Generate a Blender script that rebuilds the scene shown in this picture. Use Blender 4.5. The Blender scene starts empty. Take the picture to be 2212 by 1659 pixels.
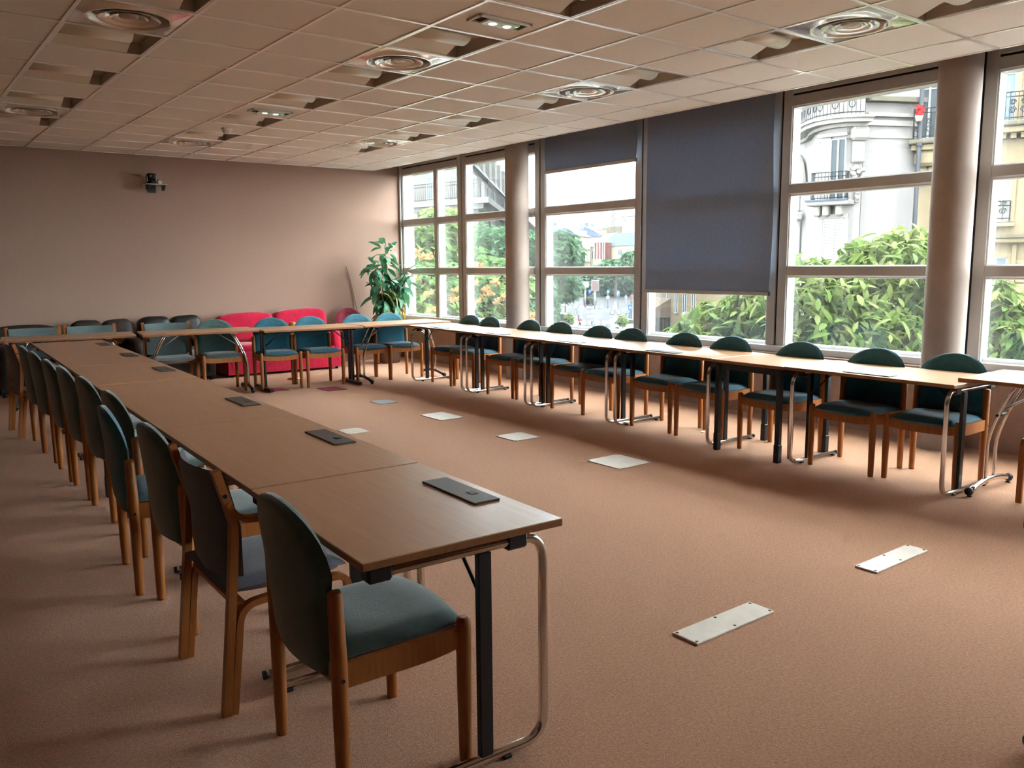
import bpy, math, random
from mathutils import Vector, Matrix, noise
random.seed(11)
PI = math.pi
R = math.radians
scene = bpy.context.scene
COL = scene.collection

# ---------------------------------------------------------------- camera
CAM_F = 1801.5                      # focal length in pixels of the 2212 x 1659 frame
YAW, PITCH, ROLL = 0.6551, -0.1419, -0.0083
CAMH = 1.5
_f = Vector((math.sin(YAW)*math.cos(PITCH), math.cos(YAW)*math.cos(PITCH), math.sin(PITCH)))
_r0 = Vector((math.cos(YAW), -math.sin(YAW), 0))
_u0 = _r0.cross(_f)
CR = math.cos(ROLL)*_r0 + math.sin(ROLL)*_u0
CU = -math.sin(ROLL)*_r0 + math.cos(ROLL)*_u0
CF = _f
cam_d = bpy.data.cameras.new('camera')
cam_d.sensor_width = 36
cam_d.lens = CAM_F/2212*36
cam_d.clip_end = 2000
cam = bpy.data.objects.new('camera', cam_d)
COL.objects.link(cam)
cam.matrix_world = Matrix(((CR.x, CU.x, -CF.x, 0), (CR.y, CU.y, -CF.y, 0), (CR.z, CU.z, -CF.z, CAMH), (0, 0, 0, 1)))
scene.camera = cam

# ---------------------------------------------------------------- sky, exposure
world = bpy.data.worlds.new('overcast_sky')
scene.world = world
world.use_nodes = True
wn = world.node_tree.nodes
bg = wn['Background']
bg.inputs['Color'].default_value = (0.93, 0.97, 1.0, 1)
bg.inputs['Strength'].default_value = 6.0
vs = scene.view_settings
vs.view_transform = 'Standard'
vs.look = 'None'
vs.gamma = 1
vs.use_curve_mapping = False
vs.exposure = 2.48
cy = scene.cycles
cy.max_bounces = 10
cy.diffuse_bounces = 6
cy.glossy_bounces = 4
cy.transparent_max_bounces = 12
cy.transmission_bounces = 6
cy.sample_clamp_indirect = 6
cy.caustics_reflective = False
cy.caustics_refractive = False
cy.use_denoising = True

def at(u, v, d):
    """point seen at pixel (u, v), d metres away along the view axis"""
    return Vector((0, 0, CAMH)) + (CF + CR*((u-1106)/CAM_F) + CU*((829.5-v)/CAM_F))*d

# ---------------------------------------------------------------- materials
def s2l(c):
    return tuple((x/255/12.92 if x/255 <= .04045 else ((x/255+.055)/1.055)**2.4) for x in c)
def mat(name, rgb, rough=.6, metal=0, var=None, scale=8, bump=0, bscale=60, stretch=None, spec=.5, coat=0, sheen=0, trans=0, detail=4, emit=0):
    """principled with an optional noise between two colours (sRGB 0..255), and noise bump"""
    m = bpy.data.materials.new(name)
    m.use_nodes = True
    nt = m.node_tree
    p = nt.nodes['Principled BSDF']
    c1 = (*s2l(rgb), 1)
    p.inputs['Base Color'].default_value = c1
    p.inputs['Roughness'].default_value = rough
    p.inputs['Metallic'].default_value = metal
    p.inputs['Specular IOR Level'].default_value = spec
    if coat:
        p.inputs['Coat Weight'].default_value = coat
        p.inputs['Coat Roughness'].default_value = .25 if coat < .9 else .04
    if sheen:
        p.inputs['Sheen Weight'].default_value = sheen
        p.inputs['Sheen Roughness'].default_value = .5
    if emit:
        p.inputs['Emission Color'].default_value = c1
        p.inputs['Emission Strength'].default_value = emit
    tc = nt.nodes.new('ShaderNodeTexCoord')
    src = tc.outputs['Object']
    if stretch:
        mp = nt.nodes.new('ShaderNodeMapping')
        mp.inputs['Scale'].default_value = stretch
        nt.links.new(src, mp.inputs['Vector'])
        src = mp.outputs['Vector']
    if var:
        n = nt.nodes.new('ShaderNodeTexNoise')
        n.inputs['Scale'].default_value = scale
        n.inputs['Detail'].default_value = detail
        n.inputs['Roughness'].default_value = .65
        nt.links.new(src, n.inputs['Vector'])
        rp = nt.nodes.new('ShaderNodeValToRGB')
        rp.color_ramp.elements[0].position = .32
        rp.color_ramp.elements[1].position = .68
        rp.color_ramp.elements[0].color = c1
        rp.color_ramp.elements[1].color = (*s2l(var), 1)
        nt.links.new(n.outputs['Fac'], rp.inputs['Fac'])
        nt.links.new(rp.outputs['Color'], p.inputs['Base Color'])
    if bump:
        b = nt.nodes.new('ShaderNodeTexNoise')
        b.inputs['Scale'].default_value = bscale
        b.inputs['Detail'].default_value = 3
        nt.links.new(src, b.inputs['Vector'])
        bp = nt.nodes.new('ShaderNodeBump')
        bp.inputs['Strength'].default_value = bump
        bp.inputs['Distance'].default_value = .01
        nt.links.new(b.outputs['Fac'], bp.inputs['Height'])
        nt.links.new(bp.outputs['Normal'], p.inputs['Normal'])
    if trans:
        out = nt.nodes['Material Output']
        tr = nt.nodes.new('ShaderNodeBsdfTranslucent')
        tr.inputs['Color'].default_value = c1
        if var:
            nt.links.new(rp.outputs['Color'], tr.inputs['Color'])
        mx = nt.nodes.new('ShaderNodeMixShader')
        mx.inputs[0].default_value = trans
        nt.links.new(p.outputs[0], mx.inputs[1])
        nt.links.new(tr.outputs[0], mx.inputs[2])
        nt.links.new(mx.outputs[0], out.inputs['Surface'])
    return m

def glass_mat(name, tint=(.93, .965, .955), haze=.0035):
    m = bpy.data.materials.new(name)
    m.use_nodes = True
    nt = m.node_tree
    nt.nodes.clear()
    out = nt.nodes.new('ShaderNodeOutputMaterial')
    tr = nt.nodes.new('ShaderNodeBsdfTransparent'); tr.inputs['Color'].default_value = (*tint, 1)
    gl = nt.nodes.new('ShaderNodeBsdfGlossy'); gl.inputs['Roughness'].default_value = .02
    lw = nt.nodes.new('ShaderNodeLayerWeight'); lw.inputs['Blend'].default_value = .5
    pw = nt.nodes.new('ShaderNodeMath'); pw.operation = 'POWER'; pw.inputs[1].default_value = 5
    nt.links.new(lw.outputs['Facing'], pw.inputs[0])
    fr = nt.nodes.new('ShaderNodeMath'); fr.operation = 'MULTIPLY_ADD'; fr.inputs[1].default_value = .9; fr.inputs[2].default_value = .035
    nt.links.new(pw.outputs[0], fr.inputs[0])
    m1 = nt.nodes.new('ShaderNodeMixShader')
    nt.links.new(fr.outputs[0], m1.inputs[0]); nt.links.new(tr.outputs[0], m1.inputs[1]); nt.links.new(gl.outputs[0], m1.inputs[2])
    df = nt.nodes.new('ShaderNodeBsdfTranslucent'); df.inputs['Color'].default_value = (.8, .86, .84, 1)
    tc = nt.nodes.new('ShaderNodeTexCoord'); mp = nt.nodes.new('ShaderNodeMapping')
    mp.inputs['Scale'].default_value = (14, 14, .55)
    nz = nt.nodes.new('ShaderNodeTexNoise'); nz.inputs['Scale'].default_value = 1.0; nz.inputs['Detail'].default_value = 5
    nt.links.new(tc.outputs['Object'], mp.inputs[0]); nt.links.new(mp.outputs[0], nz.inputs['Vector'])
    mr = nt.nodes.new('ShaderNodeMapRange')
    mr.inputs['From Min'].default_value = .35; mr.inputs['From Max'].default_value = .8
    mr.inputs['To Min'].default_value = haze*.6; mr.inputs['To Max'].default_value = haze*2.6
    nt.links.new(nz.outputs['Fac'], mr.inputs['Value'])
    m2 = nt.nodes.new('ShaderNodeMixShader')
    nt.links.new(mr.outputs[0], m2.inputs[0]); nt.links.new(m1.outputs[0], m2.inputs[1]); nt.links.new(df.outputs[0], m2.inputs[2])
    nt.links.new(m2.outputs[0], out.inputs['Surface'])
    return m

M = {
 'carpet': mat('carpet', (206, 154, 118), .95, var=(170, 120, 88), scale=85, bump=.7, bscale=260, spec=.1, sheen=.25, detail=6),
 'wall': mat('wall_fabric', (157, 130, 116), .9, var=(152, 125, 111), scale=40, bump=.12, bscale=320, spec=.15),
 'wall_dark': mat('wall_paint_side', (106, 80, 61), .9, var=(98, 73, 55), scale=10, spec=.15),
 'wall_sill': mat('sill_wall_paint', (168, 140, 124), .8, var=(156, 128, 112), scale=9, spec=.2),
 'tile': mat('ceiling_tile', (236, 235, 230), .95, var=(230, 229, 224), scale=60, bump=.15, bscale=400, spec=.1),
 'tbar': mat('ceiling_bar', (246, 243, 238), .3, metal=.55),
 'lum': mat('luminaire_white', (226, 224, 212), .32, spec=.5),
 'lum_side': mat('luminaire_grey', (196, 186, 174), .5),
 'diff': mat('diffuser_enamel', (214, 207, 196), .2, metal=.5, coat=1.0),
 'diff_in': mat('diffuser_inside', (170, 160, 148), .4, metal=.2),
 'dark': mat('dark_recess', (40, 36, 34), .7),
 'alu': mat('window_aluminium', (180, 178, 174), .5, metal=.1, var=(172, 170, 166), scale=3),
 'alu_w': mat('window_aluminium_pale', (222, 222, 220), .35, metal=.1),
 'gasket': mat('rubber_gasket', (28, 28, 30), .7),
 'col': mat('column_paint', (160, 144, 135), .75, var=(152, 136, 127), scale=5, bump=.1, bscale=200, spec=.2),
 'blind': mat('blind_fabric', (140, 156, 178), .9, var=(132, 148, 170), scale=30, spec=.1, trans=.16),
 'beech': mat('table_beech', (206, 160, 120), .34, var=(194, 146, 106), scale=2.2, stretch=(1.5, 26, 4), spec=.5, coat=.25, bump=.03, bscale=40),
 'beech_edge': mat('table_beech_edge', (156, 108, 70), .45, var=(140, 94, 58), scale=3, stretch=(2, 20, 20)),
 'oak': mat('chair_wood', (172, 108, 54), .45, var=(152, 90, 42), scale=4, stretch=(16, 16, 1.2), spec=.45),
 'oak_arm': mat('armchair_wood', (166, 102, 50), .45, var=(146, 84, 38), scale=4, stretch=(14, 14, 1.4), spec=.45),
 'teal': mat('teal_fabric', (52, 108, 126), .92, var=(42, 94, 112), scale=26, bump=.25, bscale=300, spec=.15, sheen=.4),
 'green': mat('grey_green_fabric', (70, 95, 93), .92, var=(58, 83, 81), scale=26, bump=.25, bscale=300, spec=.15, sheen=.6),
 'navy': mat('navy_weave_fabric', (78, 84, 104), .92, var=(62, 66, 84), scale=140, bump=.4, bscale=420, spec=.15, sheen=.6),
 'grey_fab': mat('armchair_grey_fabric', (104, 122, 124), .92, var=(92, 110, 112), scale=60, bump=.3, bscale=300, spec=.15, sheen=.6),
 'burg': mat('burgundy_fabric', (140, 44, 66), .92, var=(124, 36, 56), scale=26, bump=.25, bscale=300, spec=.15, sheen=.5),
 'red': mat('red_sofa_cotton', (186, 28, 62), .92, var=(164, 20, 50), scale=6, bump=.8, bscale=12, spec=.12, sheen=.3),
 'leather': mat('black_leather', (26, 24, 25), .45, var=(18, 17, 18), scale=9, bump=.5, bscale=14, spec=.35),
 'leather_w': mat('worn_brown_leather', (62, 50, 45), .6, var=(34, 26, 24), scale=7, bump=.5, bscale=14, spec=.3),
 'grey_cush': mat('grey_seat_cover', (150, 146, 142), .85, var=(132, 128, 124), scale=10, spec=.2),
 'chrome': mat('chrome_tube', (220, 217, 214), .19, metal=1),
 'steel': mat('brushed_steel', (180, 178, 176), .3, metal=1),
 'blackm': mat('black_metal', (26, 29, 34), .42, spec=.5),
 'blackp': mat('black_plastic', (22, 22, 24), .5),
 'trayp': mat('cable_tray_plastic', (84, 82, 80), .5, var=(76, 74, 72), scale=90, bump=.1, bscale=400),
 'cream': mat('cream_plastic', (214, 204, 188), .5),
 'plate': mat('floor_plate_white', (224, 214, 200), .45, var=(208, 198, 186), scale=9, spec=.4),
 'plate_b': mat('floor_plate_blue', (168, 180, 190), .35, var=(156, 168, 180), scale=9, metal=.3),
 'plate_r': mat('floor_plate_maroon', (120, 46, 56), .45, var=(104, 38, 48), scale=9),
 'leaf': mat('houseplant_leaf', (84, 146, 108), .4, var=(56, 118, 82), scale=9, spec=.5, trans=.25),
 'leaf_y': mat('houseplant_dry_leaf', (190, 168, 96), .6, var=(160, 140, 70), scale=9, trans=.25),
 'stem': mat('plant_stem', (98, 84, 54), .8),
 'terra': mat('plant_pot', (120, 96, 82), .8),
 'soil': mat('potting_soil', (52, 40, 32), .95),
 'copper': mat('copper_finish', (214, 130, 74), .35, metal=.4),
 'white': mat('white_plastic', (226, 224, 220), .5),
 'lensg': mat('emergency_lens', (206, 226, 208), .2, spec=.6),
 'ledw': mat('emergency_led', (240, 250, 240), .3, emit=.35),
 'ledg': mat('emergency_led_green', (60, 220, 90), .3, emit=.35),
 'tape': mat('blue_tape', (70, 96, 150), .6),
 'twig': mat('dry_twig', (110, 84, 78), .85),
 'paper': mat('paper_scrap', (236, 232, 226), .8),
}
M['glass'] = glass_mat('window_glass')
M['glass_hazy'] = glass_mat('hazy_window_glass', haze=.0075)  # stronger milky veil mixed into the panes of the far bays

# ---------------------------------------------------------------- mesh builder
class MB:
    def __init__(s):
        s.v = []; s.f = []; s.sm = []; s.mi = []
        s.cur = 0
    def add(s, vs_, fs, smooth=False):
        o = len(s.v)
        s.v += [tuple(p) for p in vs_]
        for q in fs:
            s.f.append(tuple(i+o for i in q)); s.sm.append(smooth); s.mi.append(s.cur)
        return s
    def box(s, c, d, b=0, Mx=None):
        """box of size d centred at c, corners chamfered by b"""
        hx, hy, hz = d[0]/2, d[1]/2, d[2]/2
        T = (lambda p: Mx @ Vector(p)) if Mx is not None else (lambda p: Vector(p))
        C = Vector(c)
        if b <= 0:
            P = [(x*hx, y*hy, z*hz) for x in (-1, 1) for y in (-1, 1) for z in (-1, 1)]
            F = [(0, 1, 3, 2), (4, 6, 7, 5), (0, 4, 5, 1), (2, 3, 7, 6), (0, 2, 6, 4), (1, 5, 7, 3)]
            return s.add([C+T(p) for p in P], F)
        b = min(b, hx*.95, hy*.95, hz*.95)
        P = []; idx = {}
        for x in (-1, 1):
            for y in (-1, 1):
                for z in (-1, 1):
                    for a in range(3):
                        q = [x*(hx-b), y*(hy-b), z*(hz-b)]
                        q[a] = (x, y, z)[a]*(hx, hy, hz)[a]
                        idx[(x, y, z, a)] = len(P); P.append(tuple(q))
        F = []
        for a in range(3):
            o1, o2 = [(1, 2), (2, 0), (0, 1)][a]
            for sg in (-1, 1):
                q = []
                for t1, t2 in ((-1, -1), (1, -1), (1, 1), (-1, 1)):
                    k = [0, 0, 0]; k[a] = sg; k[o1] = t1; k[o2] = t2
                    q.append(idx[(*k, a)])
                F.append(tuple(q if sg > 0 else q[::-1]))
            # edges along axis a
            for t1 in (-1, 1):
                for t2 in (-1, 1):
                    k0 = [0, 0, 0]; k0[o1] = t1; k0[o2] = t2
                    k1 = list(k0); k0[a] = -1; k1[a] = 1
                    q = (idx[(*k0, o1)], idx[(*k1, o1)], idx[(*k1, o2)], idx[(*k0, o2)])
                    F.append(q if t1*t2 < 0 else q[::-1])
        for x in (-1, 1):
            for y in (-1, 1):
                for z in (-1, 1):
                    q = (idx[(x, y, z, 0)], idx[(x, y, z, 1)], idx[(x, y, z, 2)])
                    F.append(q if x*y*z > 0 else q[::-1])
        return s.add([C+T(p) for p in P], F)
    def span(s, a, c, b=0):
        return s.box([(a[i]+c[i])/2 for i in range(3)], [abs(c[i]-a[i]) for i in range(3)], b)
    def tube(s, pts, r, n=8, caps=True, sq=None):
        """sweep a circle (or a rectangle sq=(w,h)) along pts"""
        pts = [Vector(p) for p in pts]
        N = len(pts)
        rr = r if isinstance(r, (list, tuple)) else [r]*N
        tang = []
        for i in range(N):
            a = pts[max(i-1, 0)]; b = pts[min(i+1, N-1)]
            tang.append((b-a).normalized())
        t0 = tang[0]
        up = Vector((0, 0, 1)) if abs(t0.z) < .9 else Vector((1, 0, 0))
        nrm = (up - t0*up.dot(t0)).normalized()
        V = []
        if sq:
            n = 4
        for i in range(N):
            t = tang[i]
            nrm = (nrm - t*nrm.dot(t)).normalized()
            bi = t.cross(nrm)
            for k in range(n):
                if sq:
                    a, b = ((1, 1), (-1, 1), (-1, -1), (1, -1))[k]
                    V.append(pts[i] + nrm*(a*sq[1]/2) + bi*(b*sq[0]/2))
                else:
                    an = 2*PI*k/n
                    V.append(pts[i] + (nrm*math.cos(an) + bi*math.sin(an))*rr[i])
        F = []
        for i in range(N-1):
            for k in range(n):
                k2 = (k+1) % n
                F.append((i*n+k, i*n+k2, (i+1)*n+k2, (i+1)*n+k))
        s.add(V, F, smooth=not sq)
        if caps:
            o = len(s.v) - len(V)
            s.f.append(tuple(o+k for k in range(n))[::-1]); s.sm.append(False); s.mi.append(s.cur)
            s.f.append(tuple(o+(N-1)*n+k for k in range(n))); s.sm.append(False); s.mi.append(s.cur)
        return s
    def lathe(s, prof, n=24, c=(0, 0, 0), Mx=None, smooth=True, caps=True):
        V = []; F = []
        C = Vector(c)
        for (r, z) in prof:
            for k in range(n):
                a = 2*PI*k/n
                p = Vector((r*math.cos(a), r*math.sin(a), z))
                V.append(C + (Mx @ p if Mx is not None else p))
        m = len(prof)
        for i in range(m-1):
            for k in range(n):
                k2 = (k+1) % n
                F.append((i*n+k, i*n+k2, (i+1)*n+k2, (i+1)*n+k))
        s.add(V, F, smooth)
        if caps:
            o = len(s.v)-len(V)
            if prof[0][0] > 1e-5:
                s.f.append(tuple(o+k for k in range(n))[::-1]); s.sm.append(False); s.mi.append(s.cur)
            if prof[-1][0] > 1e-5:
                s.f.append(tuple(o+(m-1)*n+k for k in range(n))); s.sm.append(False); s.mi.append(s.cur)
        return s
    def grid(s, fn, nu, nv, smooth=True, flip=False):
        V = [fn(i/nu, j/nv) for j in range(nv+1) for i in range(nu+1)]
        F = []
        w = nu+1
        for j in range(nv):
            for i in range(nu):
                q = (j*w+i, j*w+i+1, (j+1)*w+i+1, (j+1)*w+i)
                F.append(q[::-1] if flip else q)
        return s.add(V, F, smooth)
    def prism(s, poly, z0, z1, Mx=None, smooth=False):
        """extrude a 2-D polygon (counter-clockwise) from z0 to z1"""
        n = len(poly)
        V = [Vector((x, y, z0)) for x, y in poly] + [Vector((x, y, z1)) for x, y in poly]
        if Mx is not None:
            V = [Mx @ p for p in V]
        s.add(V, [(i, (i+1) % n, n+(i+1) % n, n+i) for i in range(n)], smooth)
        o = len(s.v)-2*n
        s.f.append(tuple(o+i for i in range(n))[::-1]); s.sm.append(False); s.mi.append(s.cur)
        s.f.append(tuple(o+n+i for i in range(n))); s.sm.append(False); s.mi.append(s.cur)
        return s
    def cushion(s, c, d, puff=.5, n=10, sag=0, wob=0, seed=0, Mx=None):
        """a soft pillow shape: superellipsoid-like box"""
        C = Vector(c)
        V = []; F = []
        nu, nv = n*2, n
        e = 1-puff
        def sp(x, p):
            return math.copysign(abs(x)**p, x)
        for j in range(nv+1):
            th = -PI/2 + PI*j/nv
            for i in range(nu):
                ph = 2*PI*i/nu
                p1, p2 = .25+.35*puff, .25+.5*puff
                x = sp(math.cos(th), p2)*sp(math.cos(ph), p1)
                y = sp(math.cos(th), p2)*sp(math.sin(ph), p1)
                z = sp(math.sin(th), p2)
                p = Vector((x*d[0]/2, y*d[1]/2, z*d[2]/2))
                p.z -= sag*(1-x*x)*(1 if z > 0 else 0)
                if wob:
                    q = noise.noise_vector(Vector((p.x*7+seed*3.1, p.y*7, p.z*7+seed)))
                    p += q*wob
                V.append(C + (Mx @ p if Mx is not None else p))
        for j in range(nv):
            for i in range(nu):
                i2 = (i+1) % nu
                F.append((j*nu+i, j*nu+i2, (j+1)*nu+i2, (j+1)*nu+i))
        return s.add(V, F, True)
    def mesh(s, name, mats):
        me = bpy.data.meshes.new(name)
        me.from_pydata(s.v, [], s.f)
        me.polygons.foreach_set('use_smooth', s.sm)
        for m in (mats if isinstance(mats, (list, tuple)) else [mats]):
            me.materials.append(m)
        if any(s.mi):
            me.polygons.foreach_set('material_index', s.mi)
        me.update()
        return me
    def build(s, name, mats, parent=None, loc=(0, 0, 0), rot=(0, 0, 0)):
        return link(name, s.mesh(name, mats), parent, loc, rot)

def link(name, me, parent=None, loc=(0, 0, 0), rot=(0, 0, 0)):
    o = bpy.data.objects.new(name, me)
    COL.objects.link(o)
    o.location = loc
    o.rotation_euler = rot
    if parent is not None:
        o.parent = parent
    return o
def empty(name, loc=(0, 0, 0), rz=0):
    o = link(name, None, None, loc, (0, 0, rz))
    o.empty_display_size = .1
    return o
def tag(o, label, cat, group=None):
    o['label'] = label; o['category'] = cat
    if group:
        o['group'] = group
    return o
def struct(o, label=None):
    o['kind'] = 'structure'
    if label:
        o['label'] = label
    return o
KIDS = {}
def clone(root, loc, rz, label, name=None):
    r = root.copy(); COL.objects.link(r)
    r.location = loc; r.rotation_euler = (0, 0, rz); r['label'] = label
    for ch in root.children:
        c = ch.copy(); COL.objects.link(c); c.parent = r
        for g in ch.children:
            d = g.copy(); COL.objects.link(d); d.parent = c
    return r
class Proto:
    """first placement uses the model itself, later ones copy it"""
    def __init__(s, root):
        s.root = root; s.used = False
    def put(s, loc, rz, label):
        if not s.used:
            s.used = True
            s.root.location = loc; s.root.rotation_euler = (0, 0, rz); s.root['label'] = label
            return s.root
        return clone(s.root, loc, rz, label)
def arc(cx, cy, r, a0, a1, n):
    return [(cx+r*math.cos(a0+(a1-a0)*i/n), cy+r*math.sin(a0+(a1-a0)*i/n)) for i in range(n+1)]

# ================================================================ ROOM SHELL
ZC = 2.99            # suspended ceiling
XW = 7.0             # inner face of the window frames
YF = 12.05           # far wall
XL, YB = -1.3, -3.2  # wall behind the left chairs, wall behind the camera
GX0, GY0, GC = 1.0956, 4.6533, .62
ZT = 3.32

fl = MB(); fl.span((XL-.2, YB-.2, -.1), (XW+.3, YF+.2, 0)); struct(fl.build('floor', M['carpet']), 'speckled orange-brown carpet floor')
w = MB(); w.span((XL-.2, YF, 0), (XW+.25, YF+.2, ZT)); wall_far = struct(w.build('wall_far', M['wall']), 'dusty pink fabric wall at the far end')
w = MB(); w.span((XL-.2, YB-.2, 0), (XL, YF+.2, ZT)); struct(w.build('wall_left', M['wall_dark']), 'brown painted side wall')
w = MB(); w.span((XL-.2, YB-.2, 0), (XW+.25, YB, ZT)); struct(w.build('wall_back', M['wall_dark']), 'brown painted wall behind the camera')
# wall under the windows with its ledge
w = MB(); w.span((XW-.02, YB, 0), (XW+.22, YF, .60)); struct(w.build('wall_window', M['wall_sill']), 'low wall under the windows')
w = MB(); w.span((XW-.07, YB, .60), (XW+.22, YF, .635), .006); struct(w.build('trim_1', M['wall_sill']), 'painted ledge under the windows')
w = MB(); w.span((XW-.02, YB, .635), (XW+.20, YF, .70), .006); struct(w.build('trim_2', M['alu_w']), 'pale aluminium sill profile')
# outer slab above the windows
w = MB(); w.span((XW-.02, YB, 3.10), (XW+.22, YF, ZT)); struct(w.build('trim_3', M['alu']), 'lintel above the windows')

w = MB(); w.span((XW-.02, YB, .60), (XW+.22, -.51, ZT)); struct(w.build('wall_light_block', M['wall_dark']), 'unseen solid wall added after the last window to block daylight')  # added out of view to keep daylight off the near left floor
# ---------------------------------------------------------------- ceiling
c = MB(); c.span((XL-.2, YB-.2, ZT), (XW+.25, YF+.2, ZT+.12)); ceiling = struct(c.build('ceiling', M['wall_sill']), 'suspended ceiling of white square tiles')
XE = 6.53
i_lo, i_hi, j_lo, j_hi = -4, 8, -13, 12
def cell(i, j):
    x0, x1 = GX0+i*GC, GX0+(i+1)*GC
    y0, y1 = GY0+j*GC, GY0+(j+1)*GC
    return max(x0, XL), min(x1, XE), max(y0, YB), min(y1, YF)
lum_cells = {(0, 0), (0, 2), (0, 4), (0, 6), (0, 8), (3, -2), (3, 0), (3, 2), (3, 4), (3, 6), (3, 8), (6, -4), (6, -2), (6, 0), (6, 2), (6, 4), (6, 6), (6, 8)}
dif_cells = {(0, 1), (0, 7), (3, 1), (3, 9), (6, 1), (6, 7), (6, -3)}
def seen(x, y, z):
    d = Vector((x, y, z-CAMH))
    k = d.dot(CF)
    if k < .3:
        return False
    u, v_ = 1106+CAM_F*d.dot(CR)/k, 829.5-CAM_F*d.dot(CU)/k
    return -250 < u < 2460 and -250 < v_ < 1900
rest = MB()
tile_me = MB().box((0, 0, 0), (GC-.022, GC-.022, .016), .002).mesh('ceiling_tile', M['tile'])
for i in range(i_lo, i_hi+1):
    for j in range(j_lo, j_hi):
        if (i, j) in lum_cells or (i, j) in dif_cells:
            continue
        x0, x1, y0, y1 = cell(i, j)
        if x1-x0 < .05 or y1-y0 < .05:
            continue
        full = abs(x1-x0-GC) < 1e-4 and abs(y1-y0-GC) < 1e-4
        cx, cyy = (x0+x1)/2, (y0+y1)/2
        if seen(cx, cyy, ZC):
            if full:
                link('ceiling_tile', tile_me, ceiling, (cx, cyy, ZC+.012+random.uniform(-.001, .001)))
            else:
                MB().box((0, 0, 0), (x1-x0-.012, y1-y0-.012, .016), .002).build('ceiling_tile', M['tile'], ceiling, (cx, cyy, ZC+.012))
        else:
            rest.box((cx, cyy, ZC+.012), (x1-x0-.02, y1-y0-.02, .016))
ro = rest.build('ceiling_tiles_out_of_view', M['tile'], ceiling); ro['kind'] = 'stuff'
for i in range(i_lo, i_hi+1):
    x = GX0+i*GC
    if XL < x < XE:
        MB().span((x-.012, YB, ZC-.003), (x+.012, YF, ZC+.004)).span((x-.002, YB, ZC+.004), (x+.002, YF, ZC+.04)).build('ceiling_bar', M['tbar'], ceiling)
for j in range(j_lo, j_hi+1):
    y = GY0+j*GC
    if YB < y < YF:
        MB().span((XL, y-.012, ZC-.0035), (XE, y+.012, ZC+.005)).span((XL, y-.002, ZC+.005), (XE, y+.002, ZC+.04)).build('ceiling_bar', M['tbar'], ceiling)
# edge of the suspended ceiling along the windows
MB().span((XE-.012, YB, ZC-.002), (XE+.012, YF, ZC+.11), .002).build('ceiling_edge', M['tbar'], ceiling)
MB().span((XL, YF-.02, ZC-.002), (XE, YF, ZC+.03)).build('ceiling_edge', M['tbar'], ceiling)

# recessed luminaires (switched off): white troughs and one rounded lamp cover
def make_lum():
    root = empty('ceiling_light')
    tag(root, '', 'ceiling light', 'square recessed ceiling lights')
    h = GC/2-.013
    b = MB()
    b.span((-h, -h, .082), (h, h, .09))
    for s in (-1, 1):
        b.span((s*h-.004*s, -h, 0), (s*h, h, .085))
        b.span((-h, s*h-.004*s, 0), (h, s*h, .085))
    b.build('housing', M['lum_side'], root)
    for s in (-1, 1):
        g = MB()
        # sloping reflector wing along x
        y0, y1 = s*(h-.005), s*.10
        P = [(-h+.01, y0, .004), (h-.10, y0, .004), (h-.10, y1, .072), (-h+.01, y1, .072)]
        Q = [(p[0], p[1], p[2]+.006) for p in P]
        F = [(0, 1, 2, 3), (7, 6, 5, 4), (0, 4, 5, 1), (1, 5, 6, 2), (2, 6, 7, 3), (3, 7, 4, 0)]
        g.add(P+Q, F)
        g.build('reflector', M['lum'], root)
    lc = MB()
    n = 10
    prof = [(.085*math.cos(PI*k/n), -.05*math.sin(PI*k/n)) for k in range(n+1)]
    Mx = Matrix(((0, 0, 1, 0), (1, 0, 0, 0), (0, 1, 0, .058), (0, 0, 0, 1)))
    lc.prism(prof[::-1], -h+.02, h-.14, Mx, smooth=True)
    lc.build('lamp_cover', M['lum'], root)
    f = MB()
    for s in (-1, 1):
        f.span((s*h-.012*s, -h, -.001), (s*h, h, .006)); f.span((-h, s*h-.012*s, -.001), (h, s*h, .006))
    f.build('rim', M['tbar'], root)
    return root
lum = Proto(make_lum())
colname = {0: 'left', 3: 'middle', 6: 'window-side'}
words = ['nearest', 'second nearest', 'third nearest', 'fourth nearest', 'fifth nearest', 'sixth nearest', 'seventh nearest']
for ci in (0, 3, 6):
    js = sorted(j for (i, j) in lum_cells if i == ci)
    for k, j in enumerate(js):
        lum.put((GX0+(ci+.5)*GC, GY0+(j+.5)*GC, ZC), 0, '%s recessed ceiling light in the %s line of fittings' % (words[k], colname[ci]))

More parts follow.
